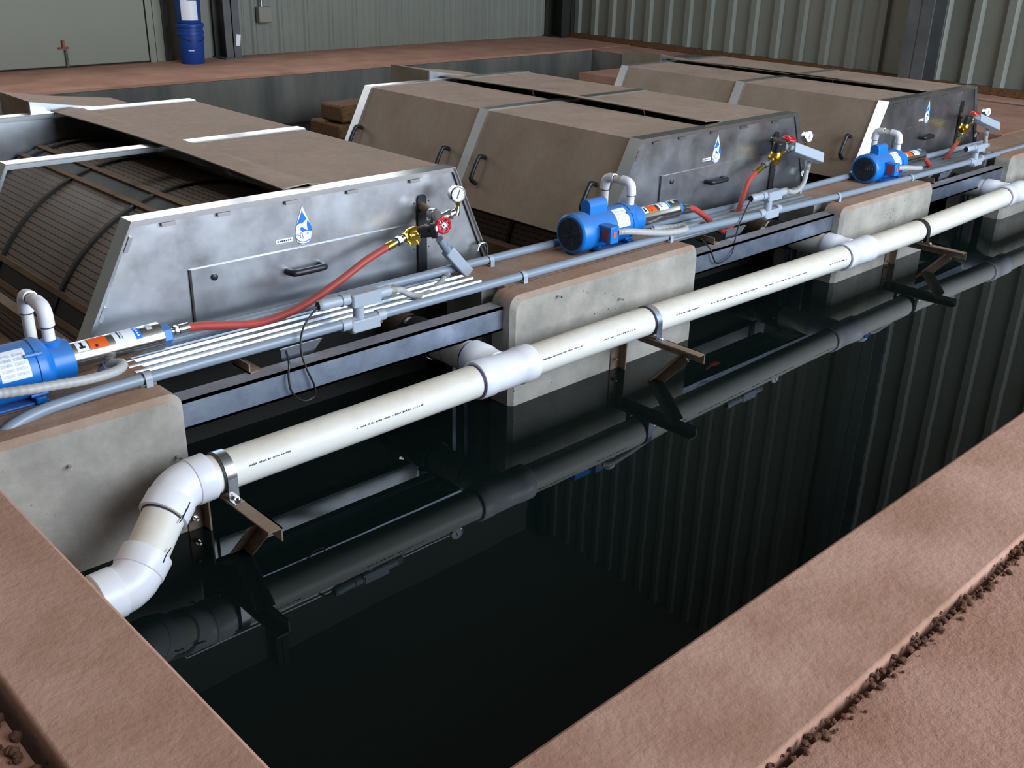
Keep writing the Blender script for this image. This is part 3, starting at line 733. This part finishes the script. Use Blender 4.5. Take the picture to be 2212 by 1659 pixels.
# brackets on the pier faces and pipe straps on them
def bracket(x, label, zb):
    t = thing('angle_bracket', label, 'bracket', (x, YF, zb), 'steel angle brackets under the white pipe')
    W_ = .042; T = .005
    b = B(); box(b, (x - W_ / 2, 2.088, zb - T), (x + W_ / 2, YF, zb)); box(b, (x + W_ / 2 - T, 2.088, zb - W_), (x + W_ / 2, YF, zb)); obj('arm', b, m_angle, t)
    b = B(); box(b, (x - W_ - .012, YF - T, -.85), (x, YF, zb)); box(b, (x - T, YF - W_, -.85), (x, YF, zb)); obj('leg', b, m_angle, t)
    b = B()
    A = Vector((x + .0, 2.19, zb - .03)); C = Vector((x - .004, YF - .02, zb - .36)); d = (C - A).normalized(); s = Vector((1, 0, 0)); n = d.cross(s).normalized()
    for lo, hi in ((-.022, .022),):
        P = [A + s * lo, A + s * hi, A + s * hi + n * T, A + s * lo + n * T]; Q = [p + (C - A) for p in P]
        VA = [b.verts.new(p) for p in P]; VB = [b.verts.new(p) for p in Q]; bridge(b, VA, VB); face(b, VA); face(b, VB)
        P = [A + s * (hi - T), A + s * hi, A + s * hi + n * .04, A + s * (hi - T) + n * .04]; Q = [p + (C - A) for p in P]
        VA = [b.verts.new(p) for p in P]; VB = [b.verts.new(p) for p in Q]; bridge(b, VA, VB); face(b, VA); face(b, VB)
    obj('brace', b, m_angle, t)
    for z in (zb - .06, zb - .13):
        b = B(); lathe(b, (x - .034, YF - T, z), (0, -1, 0), [(0, .009), (.007, .009), (.007, .0045), (.022, .0045)], 6); obj('anchor_bolt', b, m_chrome, t)
    return t
def strap(x, label, m):
    z = pz(x)
    t = thing('pipe_strap', label, 'pipe strap', (x, PY, z), 'steel straps holding the white pipe')
    b = B(); band(b, (x - .004, PY, z), (1, 0, 0), R4, .0606, .036, 40); obj('rubber_liner', b, m_rubber, t)
    b = B(); band(b, (x, PY, z), (1, 0, 0), .0606, .0624, .030, 40)
    zb = z - R4 - .006
    box(b, (x - .015, PY - .092, zb), (x + .015, PY - .056, zb + .003)); box(b, (x - .015, PY - .0625, zb), (x + .015, PY - .0600, z))
    box(b, (x - .015, PY + .056, zb), (x + .015, PY + .092, zb + .003)); box(b, (x - .015, PY + .0600, zb), (x + .015, PY + .0625, z))
    obj('band', b, m, t)
    b = B(); lathe(b, (x, PY - .078, zb + .003), (0, 0, 1), [(0, .0085), (.006, .0085), (.006, .004), (.012, .004)], 6); obj('bolt', b, m_chrome, t)
    return t
for x, s1, s2, m in ((1.178, 'angle bracket near the left end of the white pipe, by the kerb', 'bright steel strap next to the white elbow at the left', m_steel),
                  (3.043, 'angle bracket on the middle pier under the white pipe', 'grey strap on the white pipe in front of the middle pier', m_galv),
                  (5.33, 'angle bracket on the farther pier near the right of the photo', 'dark strap on the white pipe toward the right of the photo', m_dark)):
    bracket(x, s1, pz(x) - R4 - .006); strap(x, s2, m)

# ================================================================ PUMPS
def build_pump(label):
    ax = (2.74, .082)
    t = thing('booster_pump', label, 'pump', (3.2, 2.74, 0), 'blue booster pumps on the piers')
    c = lambda x: (x, ax[0], ax[1])
    b = B(); lathe(b, c(2.978), (1, 0, 0), [(0, .060), (.0, .074), (.006, .081), (.012, .083), (.070, .083), (.074, .0795)], 40); obj('fan_cover', b, m_blue, t, sharp=35)
    b = B()
    lathe(b, c(2.976), (1, 0, 0), [(0, .066), (.004, .066)], 36)
    g = obj('fan_grille', b, m_bluedk, t)
    b = B()
    for r in (.012, .022, .032, .042, .052, .062): torus(b, c(2.976), (1, 0, 0), r, .0014, 32, 5)
    for k in range(8):
        a = PI * k / 8; b_ = Vector((0, math.cos(a), math.sin(a))) * .064; tube(b, [Vector(c(2.9755)) - b_, Vector(c(2.9755)) + b_], .001, 5, 1)
    obj('grille_wire', b, m_plastic, g)
    b = B(); lathe(b, c(3.05), (1, 0, 0), [(0, .0785), (.235, .0785)], 40); obj('motor_shell', b, m_blue, t)
    b = B(); lathe(b, c(3.283), (1, 0, 0), [(0, .0785), (.002, .0815), (.022, .0815), (.036, .074), (.045, .062), (.048, .058), (.105, .058), (.108, .050)], 40)
    for k in range(4):
        a = PI / 4 + PI / 2 * k; cyl(b, (3.255, ax[0] + .081 * math.cos(a), ax[1] + .081 * math.sin(a)), (3.30, ax[0] + .081 * math.cos(a), ax[1] + .081 * math.sin(a)), .006, 8)
    lathe(b, (3.345, ax[0], ax[1] + .03), (0, 0, 1), [(0, .028), (.036, .028), (.038, .022)], 20)
    obj('pump_adapter', b, m_blue, t)
    b = B(); lathe(b, c(3.385), (1, 0, 0), [(0, .0415), (.255, .0415), (.258, .0422), (.270, .0422), (.274, .036)], 40); br = obj('stage_barrel', b, m_chrome, t)
    b = B(); lathe(b, c(3.655), (1, 0, 0), [(0, .033), (.03, .033)], 6, a0=.3); obj('outlet_nut', b, m_blue, t, bevel=.002)
    R_ = .0422
    for nm, x0, x1, a0, a1, m in (('arrow_label', 3.405, 3.437, 35, 85, m_lab), ('orange_label', 3.441, 3.492, 32, 92, m_orange), ('white_label', 3.512, 3.572, 30, 98, m_lab), ('blue_label', 3.572, 3.590, 30, 98, m_cyan), ('maker_label', 3.612, 3.628, 60, 95, m_lab2)):
        b = B(); sector(b, c(0), x0, x1, R_, a0, a1); o = obj(nm, b, m, br)
        if nm == 'arrow_label':
            b = B(); sector(b, c(0), 3.417, 3.424, R_ + .0004, 52, 78); sector(b, c(0), 3.412, 3.429, R_ + .0004, 46, 55); obj('arrow', b, m_plastic, o)
        if nm == 'white_label':
            b = B(); sector(b, c(0), 3.526, 3.530, R_ + .0004, 50, 92); sector(b, c(0), 3.535, 3.5365, R_ + .0004, 45, 90); obj('label_print', b, m_ink, o)
        if nm == 'orange_label':
            b = B(); sector(b, c(0), 3.455, 3.463, R_ + .0004, 40, 50); obj('label_print', b, m_plastic, o)
        if nm == 'blue_label':
            b = B()
            for k in range(4): sector(b, c(0), 3.578, 3.584, R_ + .0004, 42 + k * 12, 49 + k * 12)
            obj('label_print', b, m_lab, o)
    b = B(); sector(b, c(0), 3.185, 3.262, .0793, 5, 68, 14); np_ = obj('nameplate', b, m_lab, t)
    b = B()
    for k in range(5): sector(b, c(0), 3.192, 3.222, .0797, 12 + k * 10, 18 + k * 10); sector(b, c(0), 3.228, 3.256, .0797, 12 + k * 10, 18 + k * 10)
    obj('nameplate_print', b, m_lab2, np_)
    # capacitor housing on top
    b = B(); P = [(-.027, 0)] + [(-.027 * math.cos(a), .034 + .027 * math.sin(a)) for a in [PI * k / 10 for k in range(11)]] + [(.027, 0)]
    prism(b, P, lambda a, h, x: Vector((x, ax[0] - .004 + a, ax[1] + .070 + h)), 3.058, 3.165); obj('capacitor_cover', b, m_blue, t, bevel=.003)
    # terminal box on the near side
    b = B(); box(b, (3.072, 2.604, .052), (3.124, 2.68, .122)); tb = obj('terminal_box', b, m_blue, t, bevel=.004)
    b = B(); box(b, (3.0705, 2.616, .062), (3.0725, 2.654, .112)); obj('red_plug', b, m_redtape, tb)
    b = B(); box(b, (3.088, 2.6025, .078), (3.105, 2.6045, .100)); obj('orange_sticker', b, m_orange, tb)
    # foot
    b = B(); box(b, (3.09, 2.675, 0.0), (3.30, 2.805, .008)); box(b, (3.11, 2.70, .006), (3.13, 2.78, .03)); box(b, (3.262, 2.665, .004), (3.29, 2.815, .022)); obj('foot', b, m_blue, t, bevel=.003)
    # white PVC riser looping over to the back
    X = 3.345; zt = .242; yb = 2.885
    b = B(); r = .0165
    path = [(X, ax[0], .135)] + elbow_pts((X, ax[0], .13), (X, ax[0], zt), (X, yb, zt), .028) + elbow_pts((X, ax[0], zt), (X, yb, zt), (X, yb, -.2), .028) + [(X, yb, -.30)]
    tube(b, path, r, 18, 1); sp_ = obj('riser_pipe', b, m_pvc, t)
    b = B()
    for corner, a_, c_ in (((X, ax[0], zt), (X, ax[0], 0), (X, yb, zt)), ((X, yb, zt), (X, ax[0], zt), (X, yb, -.2))):
        ep = elbow_pts(a_, corner, c_, .028); d_a = (ep[0] - ep[1]).normalized(); d_b = (ep[-1] - ep[-2]).normalized()
        tube(b, [ep[0] + d_a * .024] + ep + [ep[-1] + d_b * .024], .0205, 18, 1)
    obj('riser_elbow', b, m_fit, t)
    b = B()
    for p, d in (((X, ax[0], zt - .056), (0, 0, 1)), ((X, yb - .054, zt), (0, 1, 0)), ((X, yb, zt - .056), (0, 0, 1))): band(b, p, d, r, .0175, .003, 20)
    obj('primer_ring', b, m_primer, t)
    return t
P2 = build_pump('middle blue pump with its black fan grille facing the camera')
dup(P2, (3.2 - 2.44, 2.74, 0.0), 'nearest blue pump, cut off by the left edge of the photo')
dup(P2, (3.2 + 2.37, 2.74, -0.042), 'farthest blue pump, toward the right of the photo', (0.97, 1, 0.97))

# ================================================================ RED HOSES
H1 = [(1.301, 2.74, 0.087), (1.365, 2.753, 0.074), (1.464, 2.767, 0.049), (1.536, 2.78, 0.031), (1.611, 2.793, 0.022), (1.726, 2.807, 0.03), (1.827, 2.82, 0.053), (1.933, 2.833, 0.087), (2.043, 2.847, 0.127), (2.151, 2.86, 0.155)]
H2 = [(3.751, 2.74, 0.071), (3.808, 2.74, 0.056), (3.878, 2.735, 0.017), (3.932, 2.73, -0.023), (3.986, 2.73, -0.061), (4.053, 2.735, -0.09), (4.112, 2.74, -0.083), (4.177, 2.76, -0.052), (4.255, 2.79, 0.003), (4.322, 2.82, 0.045), (4.382, 2.84, 0.091), (4.462, 2.86, 0.119)]
H3 = [(6.024, 2.74, 0.028), (6.107, 2.74, -0.001), (6.185, 2.74, -0.058), (6.256, 2.74, -0.096), (6.36, 2.76, -0.096), (6.534, 2.8, -0.049), (6.702, 2.84, -0.01), (6.792, 2.86, 0.007)]
def hose(pts, label, barrel_x, bz, end):
    t = thing('red_hose', label, 'hose', pts[len(pts) // 2], 'red hoses from pump to spray valve')
    b = B(); tube(b, pts, .0135, 16, 8); obj('rubber_tube', b, m_hose, t)
    a = Vector((barrel_x, 2.74, bz)); p0 = Vector(pts[0]); d = p0 - a; L = d.length
    b = B(); lathe(b, a, d, [(0, .009), (L * .30, .009), (L * .30, .014), (L * .36, .014)], 16); lathe(b, a + d * .36, d, [(0, .0155), (L * .14, .0155)], 6); lathe(b, a + d * .5, d, [(0, .0125), (L * .05, .0125), (L * .06, .0155), (L * .62, .0155)], 20); obj('end_fitting', b, m_chrome, t)
    q = Vector(pts[-1]); d = Vector(end) - q; L = d.length
    b = B(); lathe(b, q - d.normalized() * .006, d, [(0, .0148), (L * .42, .0148)], 18); obj('ferrule', b, m_brass, t)
    b = B(); lathe(b, q + d * .36, d, [(0, .011), (L * .3, .011)], 14); lathe(b, q + d * .55, d, [(0, .018), (L * .2, .018)], 6); lathe(b, q + d * .7, d, [(0, .012), (L * .32, .012)], 14); obj('end_fitting', b, m_steel, t)
    return t
hose(H1, 'red hose in front of the nearest drum filter', 1.245, .086, (2.232, 2.868, .172))
hose(H2, 'red hose sagging below the conduit at the middle drum filter', 3.685, .078, (4.60, 2.872, .158))
hose(H3, 'red hose dipping behind the conduit at the farthest drum filter', 5.985, .032, (6.86, 2.872, .055))

# ================================================================ SPRAY VALVES
def handwheel(t, c, axis, r=.031):
    d, u, v = basis(axis); c = Vector(c); b = B()
    torus(b, c, axis, r - .006, .0062, 40, 8, wob=lambda a: 1 + .22 * math.cos(9 * a))
    for k in range(5):
        a = 2 * PI * k / 5; e = u * math.cos(a) + v * math.sin(a); cyl(b, c + e * .006, c + e * (r - .008), .0042, 8)
    hw = obj('handwheel', b, m_red, t)
    b = B(); lathe(b, c - d * .004, d, [(0, .011), (.009, .010), (.009, .004), (.016, .004)], 12); obj('wheel_nut', b, m_chrome, hw)
def gauge(t, c, nrm, stem_to, r=.031):
    d = Vector(nrm).normalized(); c = Vector(c); b = B()
    lathe(b, c - d * .032, d, [(0, .024), (.004, r - .002), (.026, r - .002), (.027, r), (.034, r), (.036, r - .004), (.033, r - .0055)], 32, cap1=False); gb = obj('gauge_case', b, m_chrome, t)
    b = B(); lathe(b, c, d, [(0, .0255), (.0008, .0255)], 28); gd = obj('gauge_dial', b, m_lab, gb)
    _, u, v = basis(d)
    up = Vector((0, 0, 1)); up = (up - d * up.dot(d)).normalized(); rt = up.cross(d).normalized()
    b = B(); n = (up * .9 + rt * .35).normalized(); tube(b, [c + d * .0016 - n * .016, c + d * .0016 + n * .018], .0013, 6, 1); lathe(b, c + d * .001, d, [(0, .003), (.002, .003)], 10)
    obj('gauge_needle', b, m_plastic, gb)
    b = B()
    for k in range(11):
        a = math.radians(-135 + 27 * k); e = up * math.cos(a) + rt * math.sin(a); tube(b, [c + d * .001 + e * .020, c + d * .001 + e * .0235], .0005, 4, 1)
    obj('gauge_ticks', b, m_ink, gb)
    b = B(); s = Vector(stem_to); k0 = c - d * .014 - up * (r - .004); cyl(b, k0, s, .0055, 10); lathe(b, k0 + (s - k0) * .3, s - k0, [(0, .0085), (.012, .0085)], 6); obj('gauge_stem', b, m_brass, t)

t = thing('spray_valve', 'spray valve set with red handwheel facing the camera, at the nearest filter', 'valve', (2.36, 2.86, .18), 'spray valve sets at the slots')
A0 = Vector((2.232, 2.868, .172)); A1 = Vector((2.36, 2.868, .200)); dA = (A1 - A0).normalized()
b = B(); lathe(b, A0, dA, [(0, .017), (.012, .017)], 6); lathe(b, A0 + dA * .010, dA, [(0, .016), (.012, .024), (.045, .026), (.058, .017), (.075, .016)], 20)
lathe(b, A0 + dA * .035 + Vector((0, -.004, -.01)), (-.25, -.9, -.25), [(0, .026), (.012, .028), (.016, .028)], 18); obj('solenoid_body', b, m_brass, t)
b = B()
for k in range(4):
    a = PI / 4 + PI / 2 * k; _, u_, v_ = basis((-.25, -.9, -.25)); cyl(b, A0 + dA * .035 + Vector((-.004, -.018, -.014)) + (u_ * math.cos(a) + v_ * math.sin(a)) * .022, A0 + dA * .035 + Vector((-.007, -.028, -.017)) + (u_ * math.cos(a) + v_ * math.sin(a)) * .022, .004, 6)
obj('body_screw', b, m_chrome, t)
b = B(); K0 = Vector((2.29, 2.855, .185)); kd = Vector((.62, -.72, .12)).normalized(); lathe(b, K0, kd, [(0, .021), (.045, .021)], 24)
P = [(-.019, -.02)] + [(-.019 * math.cos(a), .012 + .019 * math.sin(a)) for a in [PI * k / 8 for k in range(9)]] + [(.019, -.02)]
kc = K0 + kd * .045; kv = Vector((.55, -.1, -.55)).normalized(); ku = kd.cross(kv).normalized(); kv = ku.cross(kd)
prism(b, [(a, -c_) for a, c_ in P], lambda a, c_, tt: kc + ku * a + kv * c_ + kd * tt, 0, .022)
obj('coil', b, m_plastic, t, bevel=.002)
b = B(); lathe(b, kc + kd * .022 - kv * .012, kd, [(0, .011), (.003, .010), (.004, .006)], 18); obj('coil_cap', b, m_lab, t)
b = B(); lathe(b, A0 + dA * .085, dA, [(0, .013), (.03, .013)], 14); lathe(b, A0 + dA * .115, dA, [(0, .020), (.045, .020)], 18)
V0 = A0 + dA * .14; lathe(b, V0, (0, .1, 1), [(0, .017), (.05, .017), (.055, .014)], 16); lathe(b, V0 - Vector((0, 0, .034)), (0, 0, 1), [(0, .014), (.034, .014)], 14)
lathe(b, V0 + Vector((.02, 0, .01)), Vector((.08, -.005, .018)), [(0, .013), (.012, .013), (.012, .0175), (.05, .0175), (.052, .019), (.062, .019), (.064, .012), (.082, .012)], 18)
lathe(b, (2.476, 2.865, .215), (.3, 0, 1), [(0, .012), (.02, .012), (.03, .009), (.04, .009)], 12)
obj('valve_body', b, m_chrome, t)
b = B(); cyl(b, V0, V0 + Vector((-.002, -.055, .006)), .009, 12); obj('valve_stem', b, m_brass, t)
handwheel(t, V0 + Vector((-.003, -.062, .007)), (-.15, -1, .12), .033)
gauge(t, (2.470, 2.845, .300), (-.28, -1, .05), (2.488, 2.862, .248), .032)
b = B(); cyl(b, (2.386, 2.975, .252), (2.372, 2.875, .236), .016, 16); obj('inlet_pipe', b, m_rail, t)
b = B(); lathe(b, (2.372, 2.885, .237), (-.1, -1, -.12), [(0, .021), (.02, .023), (.034, .023)], 16); lathe(b, (2.369, 2.860, .234), (.25, -.7, .1), [(0, .026), (.006, .026)], 18); obj('inlet_elbow', b, m_steel, t)

def valve_up(loc, label):
    t = thing('spray_valve', label, 'valve', (4.70, 2.86, .18), 'spray valve sets at the slots')
    a0 = Vector((4.60, 2.872, .158)); d = Vector((.11, 0, .028)).normalized()
    b = B(); lathe(b, a0, d, [(0, .016), (.014, .016), (.02, .026), (.07, .028), (.08, .018), (.10, .016), (.115, .014)], 20); lathe(b, a0 + d * .045, (0, -.2, 1), [(-.03, .028), (.026, .03), (.034, .024)], 18); obj('solenoid_body', b, m_brass, t)
    b = B(); c0 = Vector((4.640, 2.868, .196)); lathe(b, c0, (0, -.15, 1), [(0, .024), (.05, .024), (.055, .018)], 24); box(b, (4.640, 2.845, .205), (4.69, 2.89, .245)); obj('coil', b, m_plastic, t, bevel=.003)
    b = B(); lathe(b, (4.69, 2.868, .222), (1, 0, -.15), [(0, .016), (.03, .016), (.032, .022), (.07, .022), (.075, .013), (.1, .013)], 16); lathe(b, a0 + d * .115, d, [(0, .012), (.02, .012), (.02, .018), (.036, .018), (.036, .012), (.06, .012), (.06, .017), (.085, .017)], 16); obj('valve_body', b, m_steel, t)
    b = B(); cyl(b, (4.735, 2.868, .21), (4.735, 2.864, .262), .008, 12); obj('valve_stem', b, m_brass, t)
    handwheel(t, (4.745, 2.862, .255), (0, -.25, 1), .036)
    gauge(t, (4.888, 2.835, .255), (-.25, -1, .15), (4.885, 2.86, .195), .031)
    b = B(); cyl(b, (4.765, 2.985, .235), (4.72, 2.875, .225), .016, 16); obj('inlet_pipe', b, m_rail, t)
    t.location = loc; return t
V2 = valve_up((4.70, 2.86, .18), 'spray valve set with flat-lying red handwheel, at the middle filter')
dup(V2, (4.70 + 2.235, 2.86, .10), 'spray valve set with flat-lying red handwheel, at the farthest filter')

# ================================================================ CONDUITS
def conduit(name, label, pts, straps, r=.0165):
    t = thing(name, label, 'conduit', pts[len(pts) // 2], 'grey conduits along the pier tops')
    b = B(); tube(b, pts, r, 16, 4); obj('tube', b, m_cond, t)
    for x, y, z in straps:
        b = B(); band(b, (x, y, z), (1, 0, 0), r, r + .0022, .02, 24); box(b, (x - .01, y - r - .004, z - r - .012), (x + .01, y - r + .001, z)); box(b, (x - .01, y - r - .020, z - r - .012), (x + .01, y - r, z - r - .009)); obj('strap', b, m_condf, t)
        b = B(); band(b, (x - .012, y, z), (1, 0, 0), r, r + .0012, .004, 24); obj('pen_ring', b, m_plastic, t)
    return t
FCp = [(0.60, 2.58, -.09), (0.66, 2.585, -.045), (0.72, 2.59, -.006), (0.80, 2.60, .012), (0.90, 2.605, .018), (1.13, 2.61, .021), (2.0, 2.61, .021), (3.0, 2.61, .020), (3.6, 2.61, .018), (4.2, 2.61, .0), (5.2, 2.61, -.021), (6.2, 2.61, -.032), (7.5, 2.61, -.032), (8.8, 2.61, -.03)]
conduit('electrical_conduit', 'front grey conduit running along the near edge of the pier tops', FCp, [(1.105, 2.61, .021), (2.585, 2.61, .020), (3.46, 2.61, .018), (4.86, 2.61, -.014), (5.66, 2.61, -.027)])
BCp = [(0.6, 2.842, .02), (2.0, 2.842, .02), (3.0, 2.842, .018), (3.6, 2.842, -.005), (4.3, 2.842, -.028), (5.0, 2.842, -.022), (5.6, 2.842, -.022), (7.2, 2.842, -.03)]
conduit('electrical_conduit', 'rear grey conduit running just in front of the filter panels', BCp, [(2.63, 2.842, .019), (4.86, 2.842, -.023)])

def junction(loc, label):
    t = thing('conduit_junction', label, 'conduit fitting', (1.853, 2.60, 0), 'stacked grey conduit junction boxes')
    b = B(); box(b, (1.797, 2.588, -.014), (1.912, 2.634, .030)); obj('lower_body', b, m_condf, t, bevel=.005)
    b = B()
    lathe(b, (1.765, 2.61, .018), (1, 0, 0), [(0, .0205), (.036, .0205)], 18); obj('lower_hub', b, m_condf, t); b = B(); lathe(b, (1.908, 2.61, .02), (1, 0, 0), [(0, .0205), (.03, .0205)], 18); obj('lower_hub', b, m_condf, t)
    b = B(); lathe(b, (1.838, 2.611, .026), (0, 0, 1), [(0, .019), (.06, .019)], 18); obj('riser', b, m_condf, t)
    b = B(); box(b, (1.800, 2.586, .072), (1.918, 2.634, .118)); ub = obj('upper_body', b, m_condf, t, bevel=.005)
    b = B(); box(b, (1.804, 2.5845, .075), (1.914, 2.5865, .115)); obj('cover_plate', b, m_condf, ub, bevel=.003)
    b = B()
    for x, z in ((1.799, .078), (1.915, .082)): lathe(b, (x, 2.585, z), (0, -1, 0), [(0, .004), (.003, .003)], 10)
    for x, z in ((1.799, -.006), (1.912, .004)): lathe(b, (x, 2.587, z), (0, -1, 0), [(0, .004), (.003, .003)], 10)
    obj('cover_screw', b, m_chrome, t)
    b = B(); lathe(b, (1.803, 2.61, .102), (-1, 0, .02), [(0, .019), (.03, .019), (.031, .021), (.034, .021), (.035, .0175), (.085, .0175), (.086, .0195), (.105, .0195), (.115, .017), (.12, .013)], 20); gl = obj('cable_gland', b, m_condf, t)
    b = B(); lathe(b, (1.684, 2.61, .1044), (-1, 0, .02), [(0, .014), (.0015, .014)], 16); obj('gland_mouth', b, m_plastic, gl)
    b = B(); lathe(b, (1.916, 2.61, .096), (1, 0, 0), [(0, .019), (.05, .019), (.051, .0175)], 18); obj('outlet_connector', b, m_condf, t)
    b = B(); lathe(b, (1.962, 2.61, .095), (1, 0, -.05), [(0, .0205), (.022, .0205)], 8); obj('gland_nut', b, m_boxgrey, t)
    t.location = loc; return t
J1 = junction((1.853, 2.60, 0), 'stacked grey conduit junction below the nearest red handwheel')
dup(J1, (1.853 + 2.375, 2.60, -.012), 'stacked grey conduit junction at the middle filter, by the sagging red hose')
dup(J1, (1.853 + 4.66, 2.60, -.05), 'stacked grey conduit junction at the farthest filter, toward the right edge')

# flexible conduits up to the solenoids, with the pulling elbow
def flex(pts, label, box_c, dirv, conn_to, r=.0115):
    t = thing('flexible_conduit', label, 'conduit', pts[0], 'flexible conduits to the solenoids')
    b = B(); tube(b, pts, r, 14, 6); obj('flexible_tube', b, m_flex, t)
    q = Vector(pts[-1]); p = Vector(pts[-2]); d = (q - p).normalized()
    b = B(); lathe(b, q - d * .012, d, [(0, .0165), (.022, .0165)], 8); obj('gland_nut', b, m_boxgrey, t)
    b = B(); lathe(b, q + d * .008, d, [(0, .0155), (.06, .0155)], 16); obj('connector', b, m_condf, t)
    lo, hi, wdt, dep = box_c
    lo, hi = Vector(lo), Vector(hi); ax_ = (hi - lo).normalized(); nrm = Vector(dirv).normalized(); nrm = (nrm - ax_ * nrm.dot(ax_)).normalized(); sd = ax_.cross(nrm)
    b = B(); R1 = [lo + sd * a * wdt / 2 + nrm * c_ * dep / 2 for a, c_ in ((-1, -1), (1, -1), (1, 1), (-1, 1))]; L_ = (hi - lo)
    loft(b, [R1, [x + L_ for x in R1]]); obj('pulling_elbow', b, m_condf, t, bevel=.006, seg=3)
    b = B(); c0 = Vector(conn_to); lathe(b, lo + ax_ * .004, c0 - lo, [(0, .0165), ((c0 - lo).length * .45, .0165), ((c0 - lo).length * .46, .0145), ((c0 - lo).length, .0145)], 16); obj('coil_connector', b, m_cond, t)
    return t
flex([(1.982, 2.61, 0.091), (2.034, 2.64, 0.075), (2.095, 2.68, 0.038), (2.16, 2.71, 0.006), (2.222, 2.74, -0.009), (2.298, 2.78, -0.014), (2.362, 2.81, -0.005), (2.392, 2.83, 0.002)], 'grey flexible conduit with slanting elbow box at the nearest filter',
     ((2.392, 2.815, .108), (2.492, 2.815, .000), .044, .04), (-.2, -1, .1), (2.338, 2.80, .166))
FX2 = flex([(4.345, 2.61, 0.085), (4.432, 2.65, 0.068), (4.569, 2.7, 0.032), (4.693, 2.74, 0.019), (4.82, 2.79, 0.028), (4.885, 2.82, 0.05), (4.922, 2.84, 0.076)], 'grey flexible conduit with level elbow box at the middle filter',
     ((4.775, 2.86, .205), (4.975, 2.80, .135), .055, .05), (-.2, -.9, .4), (4.70, 2.865, .222))
dup(FX2, (4.345 + 2.26, 2.61, 0.085 - .065), 'grey flexible conduit with level elbow box at the farthest filter')

# motor whips: flexible conduit from the terminal boxes
def whip(pts, label):
    t = thing('motor_whip', label, 'conduit', pts[0], 'flexible motor whips on the piers')
    P = spline(pts, 14); b = B(); n = len(P)
    tube(b, P, .0135, 14, 1, rad=lambda f: .0135 + .0006 * math.sin(f * n * 1.6)); obj('corrugated_tube', b, m_flex, t, sharp=60)
    q = Vector(pts[-1]); d = (q - Vector(pts[-2])).normalized(); b = B(); lathe(b, q - d * .02, d, [(0, .017), (.03, .017), (.03, .012), (.04, .012)], 8); obj('gland_nut', b, m_condf, t)
    return t
whip([(0.684, 2.6, 0.095), (0.717, 2.6, 0.091), (0.782, 2.59, 0.086), (0.852, 2.59, 0.079), (0.924, 2.59, 0.072), (0.998, 2.6, 0.067), (1.042, 2.62, 0.066), (1.061, 2.66, 0.062), (1.047, 2.7, 0.05), (1.034, 2.72, 0.030)], 'thick grey motor whip looping below the nearest blue pump')
whip([(3.122, 2.61, 0.095), (3.171, 2.59, 0.094), (3.28, 2.58, 0.073), (3.406, 2.58, 0.05), (3.517, 2.582, 0.04), (3.576, 2.61, 0.034), (3.581, 2.64, 0.032), (3.534, 2.68, 0.028), (3.478, 2.7, 0.026)], 'grey motor whip from the orange-stickered box of the middle pump')
whip([(5.485, 2.61, 0.05), (5.54, 2.595, 0.048), (5.64, 2.59, 0.034), (5.74, 2.60, 0.02), (5.80, 2.64, 0.004), (5.74, 2.70, -0.01)], 'grey motor whip from the terminal box of the farthest pump')

# thin black sensor cables
def cable(pts, label):
    b = B(); tube(b, pts, .0034, 8, 6); tag(obj('sensor_cable', b, m_plastic, loc=pts[0]), label, 'cable', 'black sensor cables')
cable([(1.684, 2.61, 0.103), (1.644, 2.59, 0.09), (1.61, 2.58, 0.063), (1.589, 2.57, 0.025), (1.577, 2.55, -0.012), (1.583, 2.535, -0.061), (1.603, 2.53, -0.119), (1.601, 2.53, -0.155), (1.561, 2.53, -0.159), (1.522, 2.53, -0.119), (1.516, 2.535, -0.066), (1.527, 2.545, -0.03), (1.54, 2.58, 0.0)], 'black cable looping down in front of the nearest channel beam')
cable([(4.06, 2.61, 0.09), (3.995, 2.59, 0.05), (3.938, 2.58, -0.015), (3.891, 2.56, -0.067), (3.839, 2.535, -0.114), (3.759, 2.53, -0.137), (3.715, 2.53, -0.129), (3.687, 2.535, -0.087), (3.674, 2.54, -0.06), (3.657, 2.58, -0.02)], 'black cable looping down in front of the middle channel beam')

# ================================================================ LOOSE SOIL
b = B(); random.seed(3)
for k in range(900):
    x = random.uniform(0.3, 5.5); y = YS - .018 + random.gauss(0, .012); r = random.uniform(.002, .008); s = random.uniform(.5, 1)
    bmesh.ops.create_icosphere(b, subdivisions=1, radius=r, matrix=Matrix.Translation((x, y, -.010 + r * .3)) @ Matrix.Diagonal((1, 1, s, 1)))
for k in range(260):
    y = random.uniform(0.6, 3.0); x = .335 + random.gauss(-.02, .02); r = random.uniform(.003, .012)
    bmesh.ops.create_icosphere(b, subdivisions=1, radius=r, matrix=Matrix.Translation((x, y, -.034 + r * .3)))
tag(obj('loose_soil', b, m_soil), 'crumbs of reddish soil along the joint between kerb and slab', 'soil', kind='stuff')
